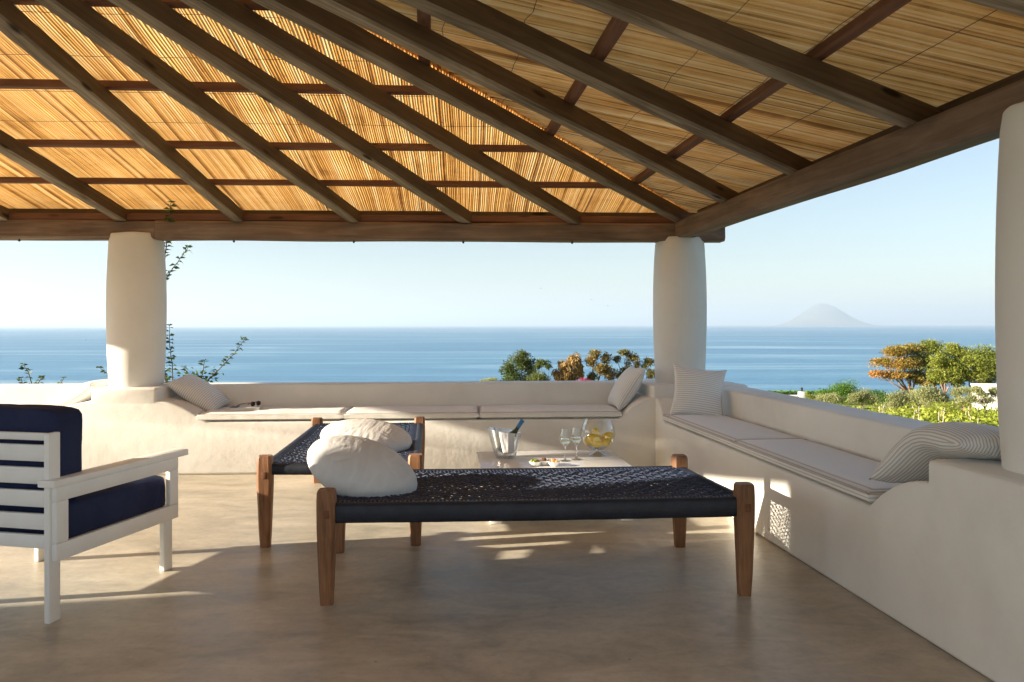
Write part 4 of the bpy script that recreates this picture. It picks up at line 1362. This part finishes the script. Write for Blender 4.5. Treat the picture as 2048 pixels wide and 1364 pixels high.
GT = 'trees just below the sea-side wall'
Y = 36
bs = G(0.62, Y); tree('round_tree', 'bushy dark green tree left of the dry brown trees', bs, clumps_from(bs, Y, [(1040, 722, 24, 18), (1018, 738, 20, 16), (1058, 735, 22, 18), (1030, 755, 30, 20), (1062, 758, 26, 18), (1048, 708, 14, 9)], 1), 'leaf_green', 520, 0.075, 21, 0.12, group=GT, tint_fn=lambda p: 0.10 * nz(p.x * 1.5, p.y, p.z * 1.5))
bs = G(1.35, Y - 1); tree('round_tree', 'small olive-green tree with open tufts beside the bushy dark green tree', bs, clumps_from(bs, Y - 1, [(1086, 727, 15, 8), (1075, 733, 9, 6), (1097, 733, 8, 6), (1078, 757, 24, 12)], 2), 'leaf_green', 330, 0.07, 22, 0.06, group=GT, tint_fn=lambda p: 0.12)
bs = G(2.5, Y); tree('weeping_tree', 'dry golden-brown weeping tree behind the sea-side parapet', bs, clumps_from(bs, Y, [(1148, 722, 14, 14), (1130, 735, 14, 14), (1158, 738, 10, 20), (1120, 752, 14, 14), (1140, 752, 18, 14)], 3), 'leaf_brown', 430, 0.09, 23, 0.10, group=GT, droop=1.4, elong=1.6, tint_fn=lambda p: 0.15)
bs = G(3.75, Y); tree('round_tree', 'rust-brown tree with ragged top left of the pale pillow', bs, clumps_from(bs, Y, [(1190, 708, 13, 10), (1185, 725, 14, 12), (1212, 716, 12, 12), (1200, 738, 22, 14), (1218, 748, 14, 14), (1185, 755, 14, 10)], 4), 'leaf_mix', 380, 0.075, 24, 0.11, group=GT, tint_fn=lambda p: 0.0)
bs = G(4.95, Y); tree('round_tree', 'sparse rusty tree showing branches beside the corner pillow', bs, clumps_from(bs, Y, [(1246, 706, 14, 8), (1234, 718, 9, 8), (1265, 716, 13, 11), (1258, 738, 16, 12), (1240, 752, 12, 10), (1275, 728, 8, 8)], 5), 'leaf_mix', 270, 0.07, 25, 0.09, group=GT, tint_fn=lambda p: -0.10)
bs = G(6.0, Y); tree('round_tree', 'small dark tree peeping out beside the corner pillar', bs, clumps_from(bs, Y, [(1299, 724, 12, 9), (1290, 733, 9, 6), (1302, 748, 12, 14)], 6), 'leaf_mix', 300, 0.065, 26, 0.07, group=GT, tint_fn=lambda p: -0.15)
bs = G(3.5, Y - 4); tree('flowering_shrub', 'pink flowering bush low between the brown trees', bs, clumps_from(bs, Y - 4, [(1172, 763, 14, 7), (1155, 765, 9, 6)], 7), 'petal', 220, 0.05, 27, 0.04, cat='shrub')
bs = G(-0.9, Y); tree('low_shrub', 'low pale green shrub at the left foot of the tree group', bs, clumps_from(bs, Y, [(982, 760, 18, 5), (966, 763, 10, 4)], 8), 'olive_leaf', 240, 0.05, 28, 0.04, cat='shrub')

GP = 'pines at the garden edge'
Y = 88
def pine(label, pxb, y, lst, mat, n, seed, tf=None, r0=0.22, size=0.17):
    x = (pxb - 1024) / F * y
    b_ = G(x, y)
    return tree('umbrella_pine', label, b_, clumps_from(b_, y, lst, seed), mat, n, size, seed + 40, r0, 'barkpine', GP, tint_fn=tf, fork=0.35)
pine('broad umbrella pine with rust-coloured needles on its left side', 1830, Y, [(1790, 705, 28, 14), (1825, 700, 32, 13), (1765, 725, 24, 10), (1800, 728, 34, 14), (1835, 725, 28, 16), (1752, 748, 17, 7), (1790, 752, 32, 9), (1830, 752, 30, 14), (1850, 768, 20, 9)], 'needle_rust', 1040, 1, lambda p: -0.11 * (p.x + 2.2) - 0.05 * (p.z - 4.0) + 0.05, 0.26)
pine('green pine with tall rounded crown beside the rust-coloured pine', 1873, Y + 3, [(1868, 700, 31, 16), (1862, 725, 28, 21), (1880, 745, 26, 18), (1868, 765, 17, 12)], 'needle', 1120, 2, lambda p: -0.05 + 0.05 * p.z * 0.2)
pine('yellow-green pine in the middle of the pine row', 1917, Y + 2, [(1905, 705, 26, 15), (1925, 715, 26, 18), (1910, 738, 26, 21), (1930, 752, 19, 16), (1915, 768, 15, 9)], 'needle', 1040, 3, lambda p: 0.10)
pine('green pine partly hidden by the near right pillar', 1962, Y, [(1955, 712, 28, 16), (1978, 715, 26, 18), (1960, 738, 26, 23), (1985, 745, 24, 23), (1965, 765, 21, 12)], 'needle', 1040, 4, lambda p: 0.05)
pine('pine behind the near right pillar at the end of the row', 2025, Y, [(2010, 715, 33, 18), (2040, 720, 33, 21), (2020, 745, 35, 23)], 'needle', 840, 5)

pine('bright green pine filling the middle of the pine row in front', 1890, Y - 4, [(1880, 722, 24, 15), (1900, 735, 26, 18), (1878, 752, 22, 14), (1905, 758, 20, 10)], 'needle', 900, 6, lambda p: 0.08)
pine('bright green pine in front near the right end of the pine row', 1945, Y - 4, [(1938, 725, 24, 15), (1958, 735, 24, 18), (1940, 752, 24, 14)], 'needle', 900, 7, lambda p: 0.12)

def bushy(name, label, pxb, y, lst, mat, n, size, seed, cat='shrub', group=None, r0=0.07, **kw):
    x = (pxb - 1024) / F * y
    b_ = G(x, y)
    return tree(name, label, b_, clumps_from(b_, y, lst, seed), mat, n, size, seed + 70, r0, group=group, cat=cat, **kw)
bushy('round_bush', 'fresh green round-headed tree beside the white garden wall', 1685, 78, [(1680, 781, 34, 18), (1660, 790, 22, 14), (1704, 790, 20, 14), (1682, 797, 30, 12)], 'bush', 1300, 0.11, 1, cat='tree')
bushy('round_bush', 'clipped dome-shaped dark green bush in front of the pine trunk', 1755, 76, [(1757, 794, 36, 17), (1740, 802, 26, 13), (1774, 804, 24, 14)], 'bush', 1300, 0.10, 2, tint_fn=lambda p: -0.15)
bushy('clipped_hedge_bush', 'small clipped yellow-green bush at the end of the white garden wall', 1620, 74, [(1618, 796, 11, 9), (1632, 797, 9, 9)], 'needle', 420, 0.07, 3)
GO = 'silvery olive trees in the garden'
bushy('olive_tree', 'low silvery olive tree with leaning trunk under the green round-headed tree', 1668, 70, [(1650, 796, 20, 11), (1668, 798, 20, 11), (1640, 802, 12, 8)], 'olive_leaf', 660, 0.08, 4, 'tree', GO, elong=1.3)
bushy('olive_tree', 'small olive tree with forked trunk standing on the lawn', 1726, 68, [(1712, 796, 18, 11), (1732, 793, 20, 12), (1748, 800, 16, 9), (1720, 803, 16, 7)], 'olive_leaf', 660, 0.08, 5, 'tree', GO, elong=1.3)
bushy('olive_tree', 'large feathery olive tree left of the vineyard tree trunk', 1815, 62, [(1800, 795, 22, 15), (1822, 793, 24, 16), (1790, 808, 16, 11), (1835, 806, 22, 15)], 'olive_leaf', 760, 0.085, 6, 'tree', GO, elong=1.4)
bushy('olive_tree', 'feathery olive tree with pale forked trunk above the vines', 1850, 56, [(1846, 788, 20, 16), (1866, 792, 24, 16), (1882, 800, 19, 14), (1856, 802, 19, 12)], 'olive_leaf', 760, 0.08, 7, 'tree', GO, elong=1.4)
bushy('olive_tree', 'thin olive tree with bare forked trunk before the white house wall', 1972, 54, [(1962, 790, 12, 9), (1988, 788, 11, 12), (1950, 780, 11, 8)], 'olive_leaf', 320, 0.08, 8, 'tree', GO, elong=1.4, r0=0.09)
bushy('low_shrub', 'yellow-green shrub mass at the top of the vineyard', 1880, 52, [(1878, 818, 30, 12), (1855, 824, 22, 9), (1905, 824, 19, 9)], 'vine', 420, 0.07, 9)
bushy('low_shrub', 'grey-green hedge shrubs behind the palm', 1945, 60, [(1930, 783, 22, 9), (1950, 781, 16, 8), (1912, 788, 14, 9)], 'olive_leaf', 640, 0.08, 10)

bushy('low_shrub', 'feathery shrub in front of the low white house wall', 1955, 58, [(1945, 800, 18, 10), (1972, 803, 18, 9), (1925, 803, 14, 8)], 'olive_leaf', 560, 0.08, 11)
bushy('low_shrub', 'broad grey-green shrub between the lawn and the vines', 1780, 64, [(1778, 812, 20, 9), (1800, 818, 16, 8), (1760, 818, 14, 7)], 'olive_leaf', 560, 0.08, 12)
# palm
px_, y_ = 1928, 55
pb = G((px_ - 1024) / F * y_, y_)
palm = empty('palm_tree', pb, 0, 'short palm with arching fronds among the olive trees', 'palm')
h_ = 1.2 + (650 - 812) / F * y_ - pb[2]
mb = MB(); mb.tube([(0, 0, 0), (0.02, 0, h_ * 0.6), (0, 0, h_)], [0.16, 0.13, 0.15], 9); mb.build('trunk', M['barkpine'], palm, ang=180)
rn = random.Random(9)
for k in range(22):
    a = rn.uniform(0, 6.283); el = rn.uniform(-0.25, 1.2); L = rn.uniform(0.9, 1.35)
    mb = MB(); d = Vector((math.cos(a), math.sin(a), 0))
    pts = [Vector((0, 0, h_)) + d * (L * t * math.cos(el * (1 - 0.4 * t))) + Vector((0, 0, L * (t * math.sin(el) - 0.55 * t * t))) for t in [i / 9 for i in range(10)]]
    mb.tube(pts, [0.018 * (1 - 0.8 * i / 9) for i in range(10)], 4, 0.7)
    sd = Vector((-d.y, d.x, 0))
    for i in range(1, 10):
        for s in (-1, 1):
            for q in (0, 0.5):
                p = pts[i - 1].lerp(pts[i], q)
                t = (pts[i] - pts[i - 1]).normalized()
                e = p + (sd * s * 0.75 + t * 0.7 + Vector((0, 0, -0.12))) * 0.30 * (1 - 0.35 * i / 9)
                mb.add([p, p + t * 0.035, e], [(0, 1, 2)], rn.uniform(0.3, 0.9))
    mb.build('frond', M['needle'], palm, ang=180, recalc=False, smooth=False)

# ---------------- vineyard: posts and vine rows
GVP = 'bleached vineyard posts'
rn = random.Random(21)
for row in range(8):
    y0 = 39.5 + row * 2.2
    x0, x1 = 0.40 * y0, 0.62 * y0
    rowroot = empty('vine_row', G((x0 + x1) / 2, y0), 0, ['lime-green vine row lowest and nearest the garden-side parapet', 'lime-green vine row second from the parapet', 'lime-green vine row third from the parapet', 'lime-green vine row fourth from the parapet', 'lime-green vine row fourth from the back', 'lime-green vine row third from the back', 'lime-green vine row second from the back', 'lime-green vine row furthest up by the olive trees'][row], 'vines', 'rows of vines')
    ox, oy, oz = rowroot.location
    mb = MB()
    for i in range(1700):
        x = rn.uniform(x0, x1); yy = y0 + rn.gauss(0, 0.28)
        z = ground_z(x, yy) + abs(rn.gauss(0.45, 0.28)) * (0.75 + 0.5 * nz(x * 0.9, row * 3))
        v = Vector((rn.uniform(-1, 1), rn.uniform(-1, 1), rn.uniform(-1, 1))).normalized()
        w = v.cross(Vector((rn.uniform(-1, 1), rn.uniform(-1, 1), rn.uniform(-1, 1)))).normalized()
        s = rn.uniform(0.05, 0.11)
        p = Vector((x - ox, yy - oy, z - oz))
        mb.add([p - v * s, p - w * s * 0.8, p + v * s, p + w * s * 0.8], [(0, 1, 2, 3)], min(1, max(0, rn.gauss(0.55, 0.25))))
    mb.build('foliage', M['vine'], rowroot, ang=180, kind='stuff', recalc=False, smooth=False)
    nposts = 6
    for i in range(nposts):
        x = x0 + (x1 - x0) * (i + 0.5 + rn.uniform(-0.25, 0.25)) / nposts
        g = ground_z(x, y0)
        mb = MB(); mb.tube([(0, 0, -0.2), (rn.uniform(-.03, .03), 0, 0.5), (rn.uniform(-.06, .06), 0, rn.uniform(0.75, 1.05))], [0.030, 0.027, 0.024], 7)
        mb.build('vineyard_post', M['post'], None, ang=50, M=Matrix.Translation((x, y0 - 0.32, g)), label='bleached wooden post standing in the vineyard', cat='post', group=GVP)

# ---------------- lawn, hedge, garden wall, white house
mb = MB(); vs = []; fs = []
NXL, NYL = 14, 10
for j in range(NYL + 1):
    for i in range(NXL + 1):
        y = 62 + 20 * j / NYL; x = (0.365 + (0.475 - 0.365) * i / NXL) * y
        vs.append((x, y, ground_z(x, y) + 0.06))
for j in range(NYL):
    for i in range(NXL):
        fs.append((j * (NXL + 1) + i, j * (NXL + 1) + i + 1, (j + 1) * (NXL + 1) + i + 1, (j + 1) * (NXL + 1) + i))
mb.add(vs, fs); mb.build('lawn', M['lawn'], kind='structure', ang=180)

y_ = 84
hx0, hx1 = (1516 - 1024) / F * y_, (1700 - 1024) / F * y_
hb_ = G((hx0 + hx1) / 2, y_)
hroot = empty('hedge', hb_, 0, 'long low clipped green hedge along the edge of the garden', 'hedge')
ztop = 1.2 - (783 - 650) / F * y_ - hb_[2]
mb = MB(); rn = random.Random(33)
for i in range(2600):
    x = rn.uniform(hx0, hx1) - hb_[0]; yy = rn.uniform(-0.5, 0.5); z = ztop - abs(rn.gauss(0, 0.35)) + 0.05 * nz(x, yy)
    v = Vector((rn.uniform(-1, 1), rn.uniform(-1, 1), rn.uniform(-1, 1))).normalized(); w = v.cross(Vector((rn.uniform(-1, 1), rn.uniform(-1, 1), 0.3))).normalized(); s = rn.uniform(0.06, 0.12)
    p = Vector((x, yy, z)); mb.add([p - v * s, p - w * s * .7, p + v * s, p + w * s * .7], [(0, 1, 2, 3)], min(1, max(0, rn.gauss(0.6, 0.2))))
mb.build('foliage', M['bush'], hroot, ang=180, kind='stuff', recalc=False, smooth=False)
mb = MB()
for i in range(12):
    x = hx0 + (hx1 - hx0) * (i + .5) / 12 - hb_[0]; mb.tube([(x, 0, -0.3), (x + 0.05, 0, ztop - 0.15)], 0.04, 5)
mb.build('stem', M['bark'], hroot, ang=180, kind='stuff')

y_ = 80
wx0, wx1 = (1546 - 1024) / F * y_, (1640 - 1024) / F * y_
gw = empty('garden_wall', G((wx0 + wx1) / 2, y_), 0, 'low whitewashed garden wall with railing and gate pier', 'wall')
gx, gy, gz_ = gw.location
zt = 1.2 - (791 - 650) / F * y_ - gz_
mb = MB(); mb.box((0, 0, zt / 2 - 0.3), (wx1 - wx0, 0.25, zt + 0.6)); mb.build('wall', M['white_wall'], gw, bevel=0.03)
xp = (1603 - 1024) / F * y_ - gx
zp = 1.2 - (784 - 650) / F * y_ - gz_
mb = MB(); mb.box((xp, -0.05, zp / 2 - 0.2), (0.62, 0.5, zp + 0.4)); mb.build('pier', M['white_wall'], gw, bevel=0.04)
mb = MB(); mb.lathe([(0.05, 0), (0.16, 0.05), (0.07, 0.12), (0.11, 0.24), (0.13, 0.32), (0.02, 0.42)], 10, (xp, -0.05, zp)); mb.build('finial', M['black'], gw)
for i in range(5):
    xx = xp - 1.1 + 0.2 * i
    mb = MB(); mb.tube([(xx, -0.2, zt - 0.7), (xx, -0.2, zt - 0.05)], 0.02, 5); mb.build('railing_bar', M['black'], gw)

y_ = 66
x0, x1 = (2005 - 1024) / F * y_, (2120 - 1024) / F * y_
wh = empty('white_house', G((x0 + x1) / 2, y_ + 3), 0, 'low white cubic house half hidden by trees at right', 'house')
hx, hy, hz = wh.location
zt = 1.2 - (781 - 650) / F * y_ - hz
mb = MB(); mb.box((0, 0, zt / 2 - 0.3), (x1 - x0, 3.0, zt + 0.6)); mb.build('wall', M['white_wall'], wh, bevel=0.05)
mb = MB(); mb.box((0, 0, zt + 0.10), (x1 - x0 + 0.1, 3.1, 0.16)); mb.build('roof_coping', M['white_wall'], wh, bevel=0.04)
mb = MB(); mb.box((1.9, -1.51, zt * 0.45), (0.7, 0.06, 0.9)); mb.build('window', M['lens'], wh)
mb = MB(); mb.box((-1.7, -2.6, zt * 0.18), (2.2, 0.3, zt * 0.36 + 0.6)); mb.build('terrace_wall', M['white_wall'], wh, bevel=0.04)

# ---------------- boat and birds
bo = empty('motor_boat', ((172 - 1024) / F * 3700, 3700, SEA_Z), 0.3, 'tiny white boat far out on the sea at left', 'boat')
mb = MB(); mb.prism([(-7, 0), (5.5, 0), (8, 2.0), (-7, 1.7)], -1.8, 1.8); mb.build('hull', M['hull'], bo)
mb = MB(); mb.box((-1, 0, 2.8), (6, 2.6, 2.2)); mb.build('cabin', M['hull'], bo)
for i, (px, py, yy, lb) in enumerate(((1082, 577, 70, 'tiny dark bird in the sky left of the other two birds'), (1183, 600, 75, 'tiny dark bird in the sky between the other two birds'), (1216, 612, 75, 'tiny dark bird in the sky nearest the corner pillar'))):
    c = Vector(((px - 1024) / F * yy, yy, 1.2 + (650 - py) / F * yy))
    mb = MB()
    mb.add([(-0.10, 0, 0.02), (-0.04, 0.015, 0.035), (0, 0.04, 0), (0.04, 0.015, 0.035), (0.10, 0, 0.02), (0.0, -0.05, 0.0), (0, 0, 0.018), (0, 0, -0.016)],
           [(0, 1, 6), (1, 2, 6), (2, 3, 6), (3, 4, 6), (0, 6, 5), (4, 5, 6), (1, 7, 2), (2, 7, 3), (7, 5, 3), (7, 1, 5)])
    mb.build('bird', M['black'], None, M=Matrix.Translation(c) @ Matrix.Rotation(0.4 * i, 4, 'Z'), label=lb, cat='bird', group='birds over the sea')

# ---------------- air over the sea
mb = MB(); mb.box((0, 0, (1000 + SEA_Z - 1) / 2), (180000, 180000, 1000 - SEA_Z + 1))
m = bpy.data.materials.new('sea_haze'); m.use_nodes = True
nt = m.node_tree; nt.nodes.remove(nt.nodes['Principled BSDF'])
pv = nt.nodes.new('ShaderNodeVolumePrincipled')
pv.inputs['Color'].default_value = (0.62, 0.79, 1.0, 1)
pv.inputs['Density'].default_value = 4.8e-5
pv.inputs['Anisotropy'].default_value = 0.16
nt.links.new(pv.outputs[0], nt.nodes['Material Output'].inputs['Volume'])
mb.build('haze', m, kind='stuff', smooth=False)
